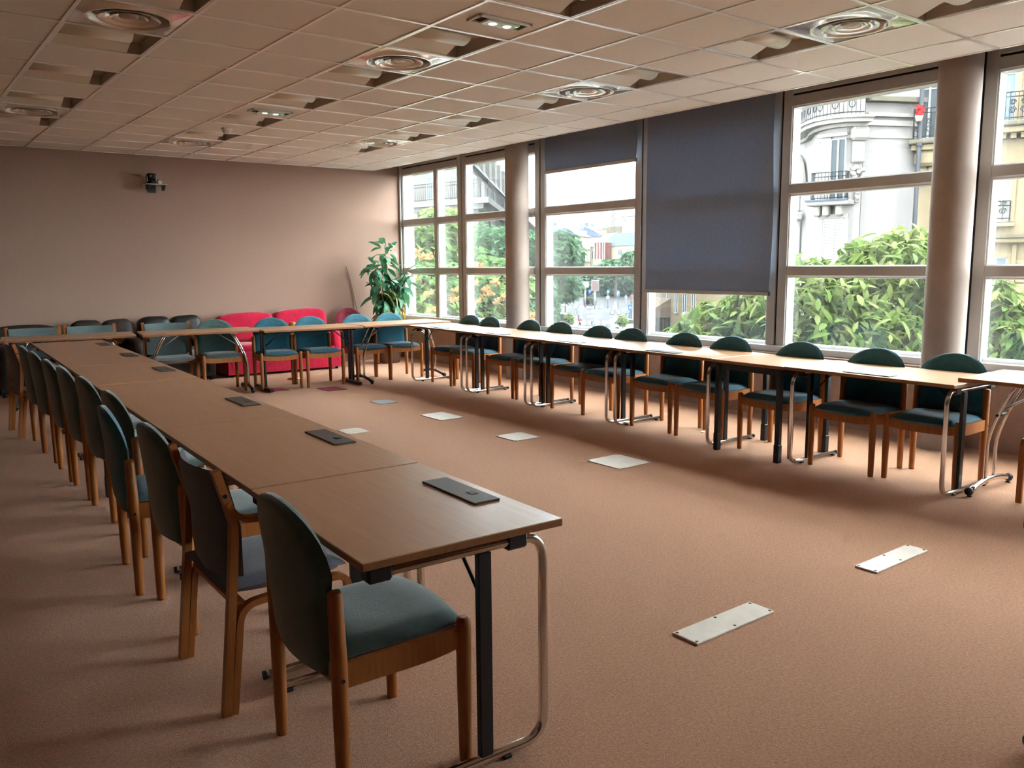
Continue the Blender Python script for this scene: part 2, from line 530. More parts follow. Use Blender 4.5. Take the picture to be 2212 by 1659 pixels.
def make_dif():
    root = empty('air_diffuser')
    tag(root, '', 'air vent', 'round ceiling air diffusers')
    h = GC/2-.013
    p = MB()
    # square plate with a round, slightly dished throat
    n = 48
    def sq(a):
        c, s = math.cos(a), math.sin(a)
        k = h/max(abs(c), abs(s))
        return (c*k, s*k)
    ring = [(None, .001), (.262, -.004), (.245, -.012), (.232, -.014), (.222, -.004), (.212, .03)]
    V = []; F = []
    for r, z in ring:
        for k in range(n):
            a = 2*PI*k/n
            V.append((*sq(a), z) if r is None else (r*math.cos(a), r*math.sin(a), z))
    for i in range(len(ring)-1):
        for k in range(n):
            k2 = (k+1) % n
            F.append((i*n+k, (i+1)*n+k, (i+1)*n+k2, i*n+k2))
    p.add(V, F, True)
    p.build('face_plate', M['diff'], root)
    MB().lathe([(.212, .03), (.205, .06), (0, .065)], 40, caps=False).build('throat', M['lum_side'], root)
    for (ro, ri, z) in ((.175, .125, -.002), (.105, .06, .004)):
        MB().lathe([(ri, z+.03), (ri+.01, z+.026), (ro, z-.004), (ro+.004, z-.009), (ro, z-.010), (ri, z+.018), (ri-.004, z+.03)], 40, caps=False).build('cone_ring', M['diff'], root)
    MB().lathe([(0, -.002), (.04, .001), (.058, .006), (.05, .03), (0, .034)], 32, caps=False).build('centre_cap', M['diff_in'], root)
    return root
dif = Proto(make_dif())
dl = {(0, 1): 'large round air diffuser at the upper left, before the nearest left lights', (0, 7): 'round air diffuser at the left edge near the far wall',
      (3, 1): 'shiny round air diffuser in the middle line, behind the emergency light', (3, 9): 'small far round air diffuser beside the smoke detector',
      (6, 1): 'shiny round air diffuser above the dark blue blinds', (6, 7): 'far round air diffuser near the window corner', (6, -3): 'mirror-bright round air diffuser at the upper right'}
for (i, j), t in dl.items():
    dif.put((GX0+(i+.5)*GC, GY0+(j+.5)*GC, ZC), 0, t)

def emergency(i, j, label):
    cx, cyy = GX0+(i+.5)*GC, GY0+(j+.5)*GC
    r = empty('emergency_light', (cx, cyy, ZC)); tag(r, label, 'emergency light', 'recessed emergency lights')
    f = MB()
    for s in (-1, 1):
        f.span((-.20, s*.075, -.012), (.20, s*.055, .002), .002); f.span((s*.20, -.075, -.012), (s*.182, .075, .002), .002)
    f.build('frame', M['white'], r)
    MB().span((-.183, -.056, -.001), (.183, .056, .003)).build('recess', M['dark'], r)
    b = MB().span((-.125, -.05, -.02), (.125, .05, -.002), .006).build('lens_body', M['lensg'], r)
    for s in (-1, 1):
        MB().lathe([(0, -.026), (.022, -.024), (.03, -.019)], 16, (s*.055, 0, 0), caps=False).build('led', M['ledw'], b)
    MB().span((.10, -.04, -.0235), (.112, -.026, -.0195)).build('status_led', M['ledg'], b)
emergency(3, -1, 'recessed emergency light nearest the camera, with two bright lenses')
emergency(3, 5, 'far recessed emergency light between two ceiling lights')
r = empty('smoke_detector', (GX0+3.5*GC, GY0+7.5*GC, ZC)); tag(r, 'small white round smoke detector on the ceiling', 'smoke detector')
MB().lathe([(.062, .004), (.062, -.012), (.05, -.018)], 24).build('base', M['white'], r)
MB().lathe([(.045, -.016), (.045, -.038), (.03, -.052), (0, -.055)], 24, caps=False).build('sensor_head', M['white'], r)

# ---------------------------------------------------------------- windows
BAYS = [(12.05, 10.29), (10.29, 8.49), (8.49, 6.69), (6.69, 4.89), (4.89, 3.09), (3.09, 1.29), (1.29, -.51), (-.51, -2.31)][:7]
MW = .105                   # half width of a mullion
ZB, ZH = .715, 2.925        # glass bottom / head
TR = ((1.368, 1.4725), (2.134, 2.238))
blabel = ['corner window with an extra upright, behind the plant', 'window behind the far round column', 'window with the short blue blind', 'window with the long blue blind', 'window showing the curved white building', 'window at the right edge of the photo', 'window beyond the right edge', 'window near the back wall']
for k, (ya, yb) in enumerate(BAYS):
    W = empty('window_%d' % (k+1), (XW, (ya+yb)/2, 0)); struct(W, blabel[k])
    hy = (ya-yb)/2
    def off(y):
        return y-(ya+yb)/2
    y0 = off(yb)+MW
    y1 = off(ya)-(MW if k else .07)
    # jambs: outer frame pieces, each with its pale reveal towards the glass
    jl = MB().span((0, y1, .70), (.13, off(ya)-.012, 3.10), .004).build('jamb', M['alu'], W)
    MB().span((.012, y1-.012, .70), (.125, y1+.001, ZH+.02), .002).build('reveal', M['alu_w'], jl)
    jr = MB().span((0, off(yb)+.012, .70), (.13, y0, 3.10), .004).build('jamb', M['alu'], W)
    MB().span((.012, y0-.001, .70), (.125, y0+.012, ZH+.02), .002).build('reveal', M['alu_w'], jr)
    MB().span((.02, off(yb)-.012, .70), (.12, off(yb)+.012, 3.10)).build('gasket', M['gasket'], W)
    hd = MB().span((-.002, y0, ZH+.015), (.13, y1, 3.035), .004).build('head', M['alu'], W)
    MB().span((.01, y0, ZH), (.125, y1, ZH+.016), .002).build('reveal', M['alu_w'], hd)
    MB().span((.02, y0, 3.03), (.12, y1, 3.06)).build('head_groove', M['gasket'], W)
    MB().span((0, y0, 3.055), (.13, y1, 3.105), .003).build('head_cap', M['alu'], W)
    cuts = [(y0, y1)]
    if k == 0:
        ym = off(10.99)
        mu = MB().span((-.002, ym-.05, .70), (.125, ym+.05, ZH+.02), .005).build('mullion', M['alu'], W)
        MB().span((.012, ym-.062, .70), (.125, ym-.049, ZH), .002).build('reveal', M['alu_w'], mu)
        cuts = [(y0, ym-.055), (ym+.055, y1)]
    for (c0, c1) in cuts:
        for (z0, z1) in TR:
            t = MB().span((-.006, c0-.004, z0), (.10, c1+.004, z1), .012).build('transom', M['alu'], W)
            MB().span((.02, c0, z0-.012), (.105, c1, z0+.002), .002).build('reveal', M['alu_w'], t)
        MB().span((.04, c0, .69), (.125, c1, ZB+.012), .004).build('bottom_rail', M['alu_w'], W)
        zz = [ZB, TR[0][0], TR[0][1], TR[1][0], TR[1][1], ZH]
        for q in range(0, 6, 2):
            MB().span((.108, c0-.005, zz[q]-.004), (.114, c1+.005, zz[q+1]+.004)).build('pane', M['glass_hazy' if k < 3 else 'glass'], W)
            for yy in (c0, c1):
                MB().span((.102, yy-.006, zz[q]), (.107, yy+.006, zz[q+1])).build('gasket', M['gasket'], W)
# jamb trim against the far wall
MB().span((XW-.03, YF-.045, .66), (XW+.1, YF-.002, 3.10), .004).build('trim_4', M['alu'])['kind'] = 'structure'

# columns
for y, lab in ((8.70, 'far round column in front of the windows'), (3.17, 'near round column in front of the windows')):
    r_ = empty('trim_5' if y > 5 else 'trim_6', (6.79, y, 0)); struct(r_, lab)
    n = 40
    MB().lathe([(.155, 0), (.155, 3.32)], n, caps=False).build('shaft', M['col'], r_)
    MB().lathe([(.156, .64), (.159, .645), (.159, .655), (.156, .66)], n, caps=False).build('joint_ring', M['col'], r_)

# roller blinds
def blind(ya, yb, zb, label, creases):
    r = empty('roller_blind', (XW-.06, (ya+yb)/2, 0)); tag(r, label, 'blind', 'dark blue roller blinds')
    h = (ya-yb)/2
    g = MB()
    nz_ = 24
    def fn(u, v):
        z = 3.2 + (zb-3.2)*v
        y = -h+2*h*u
        x = .004*math.sin(v*9)*(u-.3) + (.006*max(0, (u-.0))*0)
        for cz in creases:
            x += .0015*math.exp(-((z-cz)/.02)**2)
        return (x, y + (.012*math.sin(v*7) if u == 0 else 0), z)
    g.grid(fn, 8, nz_)
    g.grid(lambda u, v: (fn(u, v)[0]+.003, fn(u, v)[1], fn(u, v)[2]), 8, nz_, flip=True)
    g.build('fabric', M['blind'], r)
    MB().span((-.012, -h, zb-.035), (.014, h, zb+.004), .004).build('bottom_bar', M['alu'], r)
    MB().span((-.014, -h-.004, zb-.037), (.016, -h+.004, zb+.006), .002).build('bar_end_cap', M['blackp'], r)
    Mx = Matrix(((1, 0, 0), (0, 0, 1), (0, 1, 0)))
    MB().tube([(0, -h, 3.23), (0, h, 3.23)], .03, 12).build('roller', M['alu'], r)
blind(8.315, 6.725, 2.665, 'short dark blue roller blind, lowered a third of the way', ())
blind(6.56, 4.925, 1.215, 'long dark blue roller blind, lowered almost to the chairs', (2.05, 1.62))

# ================================================================ TABLES
def top_slab(L, W, z):
    """table board with softened edges; wood face, darker edge band"""
    b = MB()
    b.cur = 0
    b.span((-L/2, -W/2, z-.024), (L/2, W/2, z), .0025)
    # edge faces take the edge material
    for k, q in enumerate(b.f):
        n = [b.v[i] for i in q]
        zc = sum(p[2] for p in n)/len(n)
        if zc < z-.002:
            b.mi[k] = 1
    return b
def bend(pts, r, n=6):
    """polyline with rounded corners of radius r"""
    P = [Vector(p) for p in pts]
    out = [P[0]]
    for i in range(1, len(P)-1):
        a = (P[i-1]-P[i]).normalized(); c = (P[i+1]-P[i]).normalized()
        s, e = P[i]+a*r, P[i]+c*r
        for k in range(n+1):
            t = k/n
            out.append((1-t)**2*s + 2*t*(1-t)*P[i] + t*t*e)
    out.append(P[-1])
    return out
ROWG = 'beech-topped meeting tables'
def tray(root, z, x=0, y=.17):
    t = MB().box((x, y, z+.003), (.345, .10, .006), .002).build('cable_tray', M['trayp'], root)
    MB().box((x+.06, y+.012, z+.0064), (.036, .026, .0016)).build('cable_slot', M['blackp'], t)
def c_table(name, loc, rz, L, label, W=.66, z=.74, has_tray=True, tray_side=1):
    """folding table: chrome C-shaped end frames, black flat posts"""
    r = empty(name, loc, rz); tag(r, label, 'table', ROWG)
    top_slab(L, W, z).build('table_top', [M['beech'], M['beech_edge']], r)
    for s in (-1, 1):
        x = s*(L/2-.055)
        fr = MB()
        fr.tube(bend([(x, -.29, z-.055), (x, .296, z-.055), (x, .296, .022), (x, -.28, .022)], .085, 8), .0155, 12)
        f = fr.build('end_frame', M['chrome'], r)
        MB().tube([(x, -.282, .022), (x, -.300, .022)], .0165, 12).build('end_cap', M['blackp'], f)
        for yy in (.15, -.25):
            MB().box((x, yy, .006), (.034, .03, .012), .003).build('foot_pad', M['blackp'], f)
        MB().box((x-s*.002, .078, (z-.07)/2+.015), (.024, .046, z-.10), .003).build('post', M['blackm'], r)
        for yy in (-.26, .19):
            MB().box((x-s*.006, yy, z-.052), (.05, .075, .056), .008).build('bracket', M['blackp'], r)
        MB().tube(bend([(x-s*.01, .078, z-.21), (x-s*.03, .078, z-.20), (x-s*.20, .078, z-.03)], .02, 3), .006, 6).build('strut', M['blackm'], r)
        MB().box((x-s*.03, -.05, z-.04), (.016, .48, .03), .003).build('cross_rail', M['steel'], r)
    MB().box((0, .04, z-.045), (L-.2, .022, .04), .003).build('long_rail', M['blackm'], r)
    if has_tray:
        tray(r, z, y=.24)
    return r
def arch_table(name, loc, rz, L, label, W=.66, z=.75, foot='chrome', both=True):
    """folding table: pairs of curved chrome tubes on an arched foot with ball ends"""
    r = empty(name, loc, rz); tag(r, label, 'table', ROWG)
    top_slab(L, W, z).build('table_top', [M['beech'], M['beech_edge']], r)
    for s in (-1, 1):
        x = s*(L/2-.10)
        pts = [(x, -.29+.58*k/10, .030+.045*(1-((k-5)/5)**2)) for k in range(11)]
        f = MB().tube(pts, .019, 10).build('foot_bar', M['chrome' if foot == 'chrome' else 'blackm'], r)
        for e in (-1, 1):
            MB().lathe([(0, -.028), (.018, -.022), (.027, -.006), (.027, .006), (.018, .022), (0, .028)], 14, (x, e*.295, .036), caps=False).build('ball_foot', M['blackp'], f)
            MB().lathe([(.016, 0), (.016, .004), (.008, .012)], 12, (x, e*.285, .0)).build('foot_pad', M['blackp'], f)
        for yy in (-.05, .07):
            P = []
            for k in range(11):
                t = k/10
                P.append((x - s*(.17*max(0, t-.35)**1.6/.65**1.6*1.0), yy*(1+.25*t), .06+(z-.025-.06)*t))
            MB().tube(P, .012, 10).build('leg_tube', M['chrome'], r)
        MB().tube([(x-s*.06, .01, z-.22), (x-s*.34, .01, z-.03)], .007, 6).build('strut', M['steel'], r)
        MB().box((x-s*.17, .01, z-.034), (.07, .36, .018), .004).build('bracket', M['cream'], r)
        MB().tube([(x-s*.055, -.07, z-.25), (x-s*.055, .10, z-.25)], .009, 8).build('cross_tube', M['blackm'], r)
    return r
def post_table(name, loc, rz, L, label, W=.66, z=.75):
    """table on two black T-legs: twin flat posts and a flat black foot"""
    r = empty(name, loc, rz); tag(r, label, 'table', ROWG)
    top_slab(L, W, z).build('table_top', [M['beech'], M['beech_edge']], r)
    for s in (-1, 1):
        x = s*(L/2-.06)
        MB().box((x, 0, .028), (.05, .62, .036), .006).build('foot_bar', M['blackm'], r)
        for yy in (-.055, .055):
            MB().box((x, yy, (z-.02)/2+.02), (.026, .05, z-.06), .004).build('post', M['blackm'], r)
        MB().box((x, 0, z-.04), (.04, .5, .03), .004).build('bracket', M['blackm'], r)
        MB().tube([(x-s*.02, 0, z-.22), (x-s*.26, 0, z-.03)], .007, 6).build('strut', M['blackm'], r)
    MB().box((0, 0, z-.045), (L-.16, .025, .035), .003).build('long_rail', M['blackm'], r)
    return r
def leg_table(name, loc, rz, L, label, W=.66, z=.74):
    """short table on four black legs with an apron"""
    r = empty(name, loc, rz); tag(r, label, 'table', ROWG)
    top_slab(L, W, z).build('table_top', [M['beech'], M['beech_edge']], r)
    for sx in (-1, 1):
        for sy in (-1, 1):
            lg = MB().box((sx*(L/2-.045), sy*(W/2-.03), z/2-.02), (.04, .04, z-.03), .004).build('leg', M['blackm'], r)
            MB().box((sx*(L/2-.045), sy*(W/2-.03), .07), (.046, .046, .14), .004).build('leg_sleeve', M['blackm'], lg)
    ap = MB()
    ap.span((-L/2+.04, -W/2+.025, z-.075), (L/2-.04, -W/2+.04, z-.025)); ap.span((-L/2+.04, W/2-.04, z-.075), (L/2-.04, W/2-.025, z-.025))
    ap.span((-L/2+.035, -W/2+.04, z-.075), (-L/2+.05, W/2-.04, z-.025)); ap.span((L/2-.05, -W/2+.04, z-.075), (L/2-.035, W/2-.04, z-.025))
    ap.build('apron', M['blackm'], r)
    return r

# left row (the camera stands at its near end); rotated so the tubes face the room
SKL = .0445
def lx(y):
    return .946+.33+SKL*(y-1.855)
rzl = -PI/2-math.atan(SKL)
seams = [1.855, 2.76, 4.08, 5.26, 5.93, 7.22, 8.52, 9.80]
llab = ['scratched beech table nearest the camera at the end of the left row', 'second beech table of the left row from the camera', 'third beech table of the left row from the camera',
        'short beech filler table without a cable tray in the left row', 'fifth beech table of the left row from the camera', 'sixth beech table of the left row from the camera', 'last beech table of the left row, meeting the far row']
for k in range(7):
    a, b = seams[k], seams[k+1]
    ym = (a+b)/2
    L = b-a-.006
    zt = .74+(.001 if k % 2 else 0)
    if k == 3:
        leg_table('filler_table', (lx(ym), ym, 0), rzl, L, llab[k], z=zt-.004)
    else:
        c_table('folding_table', (lx(ym), ym, 0), rzl, L, llab[k], z=zt)
# right row along the windows
SKR = .033
def rx(y):
    return 5.27+.33+SKR*(y-2.4)
rzr = PI/2-math.atan(SKR)
rs = [(9.37, 8.06), (8.06, 6.80), (6.80, 5.52), (5.52, 4.29), (4.29, 3.61), (3.61, 2.36)]
rlab = ['farthest beech table of the window row, meeting the far row', 'second farthest beech table of the window row', 'beech table of the window row with the window glare on it', 'beech table of the window row under the long blue blind',
        'short black-legged filler table in the window row', 'nearest full beech table of the window row, by the near column']
for k, (a, b) in enumerate(rs):
    ym = (a+b)/2
    if k == 4:
        leg_table('filler_table', (rx(ym), ym, 0), rzr, a-b-.006, rlab[k], z=.738)
    else:
        c_table('folding_table', (rx(ym), ym, 0), rzr, a-b-.006, rlab[k], z=.74+(.001 if k % 2 else 0))
arch_table('arched_leg_table', (5.44+.345, 2.45-.65, 0), PI/2, 1.28, 'beech table with curved chrome legs at the right edge', z=.765)
arch_table('arched_leg_table', (2.62+.62, .91-.305, 0), R(-2), 1.28, 'table whose black ball foot shows in the lower right corner', z=.75)
# far row
arch_table('arched_leg_table', (1.75, 10.40, 0), PI-.14, 1.32, 'far-left beech table before the worn sofas', z=.752, foot='black')
arch_table('arched_leg_table', (3.08, 10.12, 0), PI-.15, 1.28, 'far beech table with blue tape and curved chrome legs', z=.756, foot='black')
post_table('post_leg_table', (4.33, 9.84, 0), PI-.11, 1.24, 'far beech table on flat black T-legs before the red sofa', z=.752)
arch_table('arched_leg_table', (5.58, 9.77, 0), PI-.03, 1.28, 'far beech table in front of the plant corner', z=.756, foot='black')
# strip of blue tape lying on the far table's corner
tag(MB().box((0, 0, 0), (.10, .05, .002)).build('tape_strip', M['tape'], None, (2.60, 9.93, .7575), (0, 0, .3)), 'small strip of blue tape on the far table corner', 'tape')

# ================================================================ CHAIRS
def soft_back(fab, root, w0=.217, w1=.241, z0=.378, z1=.862, y0=-.226, lean=.05, cup=.75, thick=.042, seam=True):
    """cupped upholstered back with a rounded top"""
    zs = .665
    def half(z):
        if z < .60:
            return w0
        if z < zs:
            t = (z-.60)/(zs-.60)
            return w0+(w1-w0)*t*t*(3-2*t)
        t = (z-zs)/(z1-zs)
        return w1*max(0, 1-t**2.2)**(1/2.1)
    def mid(x, z):
        t = (z-z0)/(z1-z0)
        return y0-lean*t**1.3+cup*x*x
    NU, NV = 14, 14
    def pt(u, v, sgn):
        tt = math.sin(v*PI/2)**.9 if v > .5 else v*math.sin(PI/4)**.9/.5
        z = z0+(z1-z0)*tt
        uu = -1+2*u
        x = uu*half(min(z, z1-1e-4))
        th = thick*math.sqrt(max(0, 1-abs(uu)**8))*math.sqrt(max(0, 1-v**7))*min(1, .6+v*5)
        return (x, mid(x, z)+sgn*th*.6, z)
    g = MB()
    g.grid(lambda u, v: pt(u, v, 1), NU, NV, flip=True)
    g.grid(lambda u, v: pt(u, v, -1), NU, NV)
    g.grid(lambda u, v: (pt(u, 0, 1)[0], pt(u, 0, 1-2*v)[1], z0), NU, 1)
    bo = g.build('backrest', fab, root)
    if seam:
        P = []
        for k in range(17):
            a = PI*k/16
            x = .185*math.cos(a); z = .70+.095*math.sin(a)
            P.append((x, mid(x, z)+thick*.6-.0005, z))
        MB().tube(P, .0035, 5).build('piping', fab, bo)
    return bo
def soft_seat(fab, root, w=.235, y0=-.20, y1=.245, z0=.405, z1=.468):
    N = 14
    def outline(u, v, z):
        x = (-1+2*u)*w
        yy = y0+(y1-y0)*v
        return x, yy
    g = MB()
    def pt(u, v, top):
        uu, vv = -1+2*u, v
        x = uu*w*(1-.06*vv)
        front = y1-.035*abs(uu)**2.2
        y = y0+(front-y0)*vv
        e = math.sqrt(max(0, 1-abs(uu)**7))*math.sqrt(max(0, 1-vv**12))*math.sqrt(max(0, 1-(1-vv)**9))
        crown = .010*(1-uu*uu) - .014*math.exp(-((vv-.45)/.3)**2)*(1-abs(uu)**2)*.6 + .004*vv
        zm = (z0+z1)/2
        if top:
            return (x, y, zm+((z1-zm)+crown)*e)
        return (x, y, zm-(zm-z0)*e)
    g.grid(lambda u, v: pt(u, v, True), N, N)
    g.grid(lambda u, v: pt(u, v, False), N, N, flip=True)
    return g.build('seat', fab, root)
def make_chair(name, fab, wood, cat='chair', grp=None):
    r = empty(name); tag(r, '', cat, grp)
    X, YFr, YR = .2385, .20, -.20
    soft_seat(fab, r)
    soft_back(fab, r)
    def leg(x, y, h, lean=0):
        b = MB()
        P = [(x, y-lean*.0, 0), (x, y, .012), (x, y, .25), (x, y, .42), (x, y+lean*.6, h-.012), (x, y+lean, h-.004), (x, y+lean, h)]
        b.tube(P, [.0175, .019, .0225, .0235, .0215, .019, .012], 14)
        return b.build('leg', wood, r)
    for s in (-1, 1):
        leg(s*X, YFr, .462)
        leg(s*X, YR, .640, -.008)
        # side rail with a shallow arched underside near the front
        n = 8
        top = [(YR+.015+(YFr-YR-.03)*k/n, .432) for k in range(n+1)]
        bot = [(YR+.015+(YFr-YR-.03)*k/n, .360+.014*max(0, (k/n-.6)/.4)**2) for k in range(n+1)]
        poly = bot+top[::-1]
        Mx = Matrix(((0, 0, 1, 0), (1, 0, 0, 0), (0, 1, 0, 0), (0, 0, 0, 1)))
        MB().prism(poly, s*X-.011, s*X+.011, Mx).build('side_rail', wood, r)
        MB().lathe([(.006, 0), (.006, .002)], 10, (s*(X+.0225), YR, .39), Matrix.Rotation(s*PI/2, 3, 'Y')).build('screw_cap', M['blackp'], r)
    n = 10
    top = [(-X+.015+(2*X-.03)*k/n, .425) for k in range(n+1)]
    bot = [(-X+.015+(2*X-.03)*k/n, .360+.012*(2*abs(k/n-.5))**3) for k in range(n+1)]
    Mf = Matrix(((1, 0, 0, 0), (0, 0, -1, 0), (0, 1, 0, 0), (0, 0, 0, 1)))
    MB().prism(bot+top[::-1], -YFr-.011, -YFr+.011, Mf).build('front_rail', wood, r)
    MB().prism(bot+top[::-1], -YR-.011, -YR+.011, Mf).build('back_rail', wood, r)
    return r
def make_armchair(name, fab, wood, cat='armchair', grp=None):
    """bent-wood armchair: flat laminated posts, low seat pan, short curled arms"""
    r = empty(name); tag(r, '', cat, grp)
    X = .262
    for s in (-1, 1):
        post = MB().tube([(s*X, -.245, 0), (s*X, -.215, .30), (s*X, -.195, .52), (s*X, -.185, .66), (s*X, -.205, .74), (s*X, -.235, .845)], 0, sq=(.027, .034))
        post.build('back_post', wood, r)
        # front leg bends into the seat rail
        P = bend([(s*X, .215, 0), (s*X, .215, .40), (s*X, -.178, .372), (s*X, -.219, .0)], .06, 6)
        MB().tube(P, 0, sq=(.023, .032)).build('leg_frame', wood, r)
        A = bend([(s*X, -.205, .735), (s*X, -.165, .665), (s*X, .06, .668), (s*X, .10, .64)], .05, 6)
        MB().tube(A, 0, sq=(.040, .020)).build('armrest', wood, r)
        MB().lathe([(.007, 0), (.007, .003)], 10, (s*(X+.0165), -.212, .76), Matrix.Rotation(s*PI/2, 3, 'Y')).build('screw_cap', M['blackp'], r)
    for y, z in ((-.17, .365), (.14, .375)):
        MB().box((0, y, z), (2*X-.02, .04, .024), .004).build('cross_rail', wood, r)
    # seat pan
    N = 12
    def pt(u, v, top):
        uu = -1+2*u
        x = uu*.245
        y = -.215+(.465-.03*abs(uu)**2)*v
        e = math.sqrt(max(0, 1-abs(uu)**6))*math.sqrt(max(0, 1-v**8))*math.sqrt(max(0, 1-(1-v)**6))
        zc = .425-.012*(1-uu*uu)
        return (x, y, zc+(.035*e if top else -.038*e))
    g = MB(); g.grid(lambda u, v: pt(u, v, True), N, N); g.grid(lambda u, v: pt(u, v, False), N, N, flip=True)
    g.build('seat', fab, r)
    # back pad hung between the posts, hollow to the sitter
    def bp_(u, v, sg):
        uu = -1+2*u
        x = uu*.245
        z = .435+.395*v - .02*(1-v)*(abs(uu)**2)*0 + (.03*uu*uu*(1-v)**2)
        y = -.185 + (.03 if v < .5 else .03-.09*(v-.5)*1.0) - .055*(1-uu*uu)
        e = math.sqrt(max(0, 1-abs(uu)**8))*math.sqrt(max(0, 1-v**9))*math.sqrt(max(0, 1-(1-v)**9))
        return (x, y+sg*.021*e, z)
    g = MB(); g.grid(lambda u, v: bp_(u, v, 1), N, N, flip=True); g.grid(lambda u, v: bp_(u, v, -1), N, N)
    g.build('backrest', fab, r)
    return r
G_R, G_L, G_F = 'chairs along the window row', 'chairs along the left row', 'chairs behind the far row'
teal = Proto(make_chair('stacking_chair', M['teal'], M['oak'], grp='round-backed wooden chairs'))
green = Proto(make_chair('stacking_chair', M['green'], M['oak'], grp='round-backed wooden chairs'))
navy = Proto(make_armchair('bentwood_armchair', M['navy'], M['oak_arm'], grp='bentwood armchairs'))
grey = Proto(make_armchair('bentwood_armchair', M['grey_fab'], M['oak_arm'], grp='bentwood armchairs'))
# facing: local +Y is the front of a chair
def R_chair(front_x, y, lab, jit=0):
    teal.put((front_x+.20, y, 0), PI/2+jit, lab)
rc = [(5.74, 8.92, .05, 'teal chair farthest from the camera in the window row'), (5.70, 8.43, .03, 'teal chair beside the far column, second farthest in the window row'),
      (5.68, 7.62, 0, 'left teal chair under the short blind, with one chrome table leg before it'), (5.69, 7.08, .02, 'right teal chair under the short blind'),
      (5.615, 6.38, 0, 'teal chair just left of the long blue blind'), (5.60, 5.88, .03, 'left teal chair below the long blue blind'),
      (5.565, 5.17, -.02, 'teal chair below the right half of the long blue blind'), (5.545, 4.61, .03, 'teal chair just before the short filler table'),
      (5.53, 3.92, -.02, 'single teal chair at the short filler table'), (5.49, 3.245, 0, 'teal chair left of the near column'), (5.545, 2.70, .02, 'nearest teal chair of the window row, before the near column')]
for fx, y, j, lab in rc:
    R_chair(fx, y, lab, j)
navy.put((5.574+.215+.02, 2.085-.262, 0), PI/2, 'armchair whose wooden front leg stands at the right edge')
def L_chair(p, rear_x, y, lab, jit=0):
    p.put((rear_x+.20, y, 0), -PI/2+jit, lab)
L_chair(green, .93, 2.215, 'large dark green chair nearest the camera', -.03)
navy.put((.837+.245, 2.94, 0), -PI/2-.02, 'navy bentwood armchair second from the camera in the left row')
L_chair(green, .94, 3.63, 'grey-green chair just beyond the navy armchair', 0)
L_chair(teal, .90, 4.205, 'teal chair pulled back from the left row', -.10)
L_chair(green, 1.03, 4.75, 'grey-green chair just beyond the pulled-back teal chair', 0)
L_chair(green, 1.04, 5.50, 'sixth chair of the left row, grey-green', .02)
L_chair(green, 1.04, 6.13, 'seventh chair of the left row, grey-green', 0)
L_chair(green, 1.04, 6.72, 'eighth chair of the left row, grey-green', -.02)
L_chair(green, 1.05, 7.45, 'ninth chair of the left row, grey-green', .02)
L_chair(green, 1.06, 8.05, 'tenth chair of the left row, grey-green, next to the far armchair', 0)
navy.put((.96+.245, 8.73, 0), -PI/2+.03, 'far dark armchair at the left edge of the photo')
# far row chairs face the camera (-Y)
def F_chair(p, x, front_y, lab, jit=0):
    p.put((x, front_y+.20, 0), PI+jit, lab)
grey.put((1.45, 10.62, 0), PI-.06, 'leftmost grey armchair behind the far table')
grey.put((2.03, 10.58, 0), PI-.06, 'middle grey armchair behind the far table')
grey.put((2.84, 10.44, 0), PI-.10, 'grey armchair behind the far table, beside the lone grey-green chair')
F_chair(green, 3.36, 10.03, 'lone grey-green chair in the far row, left of the red sofa', -.10)
F_chair(teal, 3.99, 9.80, 'left teal chair before the red sofa', -.15)
F_chair(teal, 4.52, 9.74, 'right teal chair before the red sofa', -.02)
F_chair(teal, 5.19, 9.73, 'pale-topped teal chair before the plant corner, left one', 0)
F_chair(teal, 5.66, 9.69, 'pale-topped teal chair before the plant corner, right one', 0)
rd = make_chair('stacking_chair', M['burg'], M['oak'])
rd.location = (5.93, 11.62, 0); rd.rotation_euler = (0, 0, PI+.1)
tag(rd, 'burgundy round-backed chair between the red sofa and the plant', 'chair')

# ================================================================ SOFAS, PLANT, SMALL THINGS
def sofa(name, label, x0, x1, yf, zb, mat_, seat_z, nseat, mat_seat=None, wob=.012, slant=0, rz=0, skirt=True):
    """sofa against the far wall, facing -Y"""
    w_, d_ = x1-x0, YF-.06-yf
    r = empty(name, ((x0+x1)/2, (yf+YF-.06)/2, 0), rz); tag(r, label, 'sofa')
    h = w_/2; b = d_/2
    MB().span((-h+.02, -b+.03, .04), (h-.02, b, seat_z-.14), .02).build('base', mat_, r)
    for s in (-1, 1):
        for yy in (-b+.08, b-.08):
            MB().lathe([(.02, 0), (.024, .05)], 10, (s*(h-.08), yy, 0)).build('foot', M['blackp'], r)
    MB().cushion((0, b-.11, (zb-.1)/2+.08), (w_-.04, .2, zb-.16), .35, 12, 0, wob*.5, 3).build('back_frame', mat_, r)
    aw = .16
    for s in (-1, 1):
        MB().cushion((s*(h-aw/2), 0, .31), (aw, d_*.97, .58), .3, 10, 0, wob*.6, 5+s).build('arm', mat_, r)
    sw = (w_-2*aw)/nseat
    for k in range(nseat):
        cx = -h+aw+sw*(k+.5)
        MB().cushion((cx, -.06, seat_z-.07), (sw*.99, d_*.76, .16), .35, 10, .01, wob*.6, k+9).build('seat_cushion', mat_seat or mat_, r)
    bw = (w_-.06)/nseat
    for k in range(nseat):
        cx = -h+.03+bw*(k+.5)
        MB().cushion((cx, b-.19, zb-.19+slant*(k+.5)), (bw*.99, .24, .40), .4, 14, 0, wob, k+21, Matrix.Rotation(-.12, 3, 'X') @ Matrix.Rotation(-slant*.35, 3, 'Y')).build('back_cushion', mat_, r)
    if skirt:
        MB().span((-h+.01, -b+.02, .035), (h-.01, -b+.035, seat_z-.1), .004).build('skirt', mat_, r)
    return r
sofa('sofa', 'red two-seat sofa with loose creased covers against the far wall', 3.80, 5.52, 11.28, .835, M['red'], .44, 2, slant=.022)
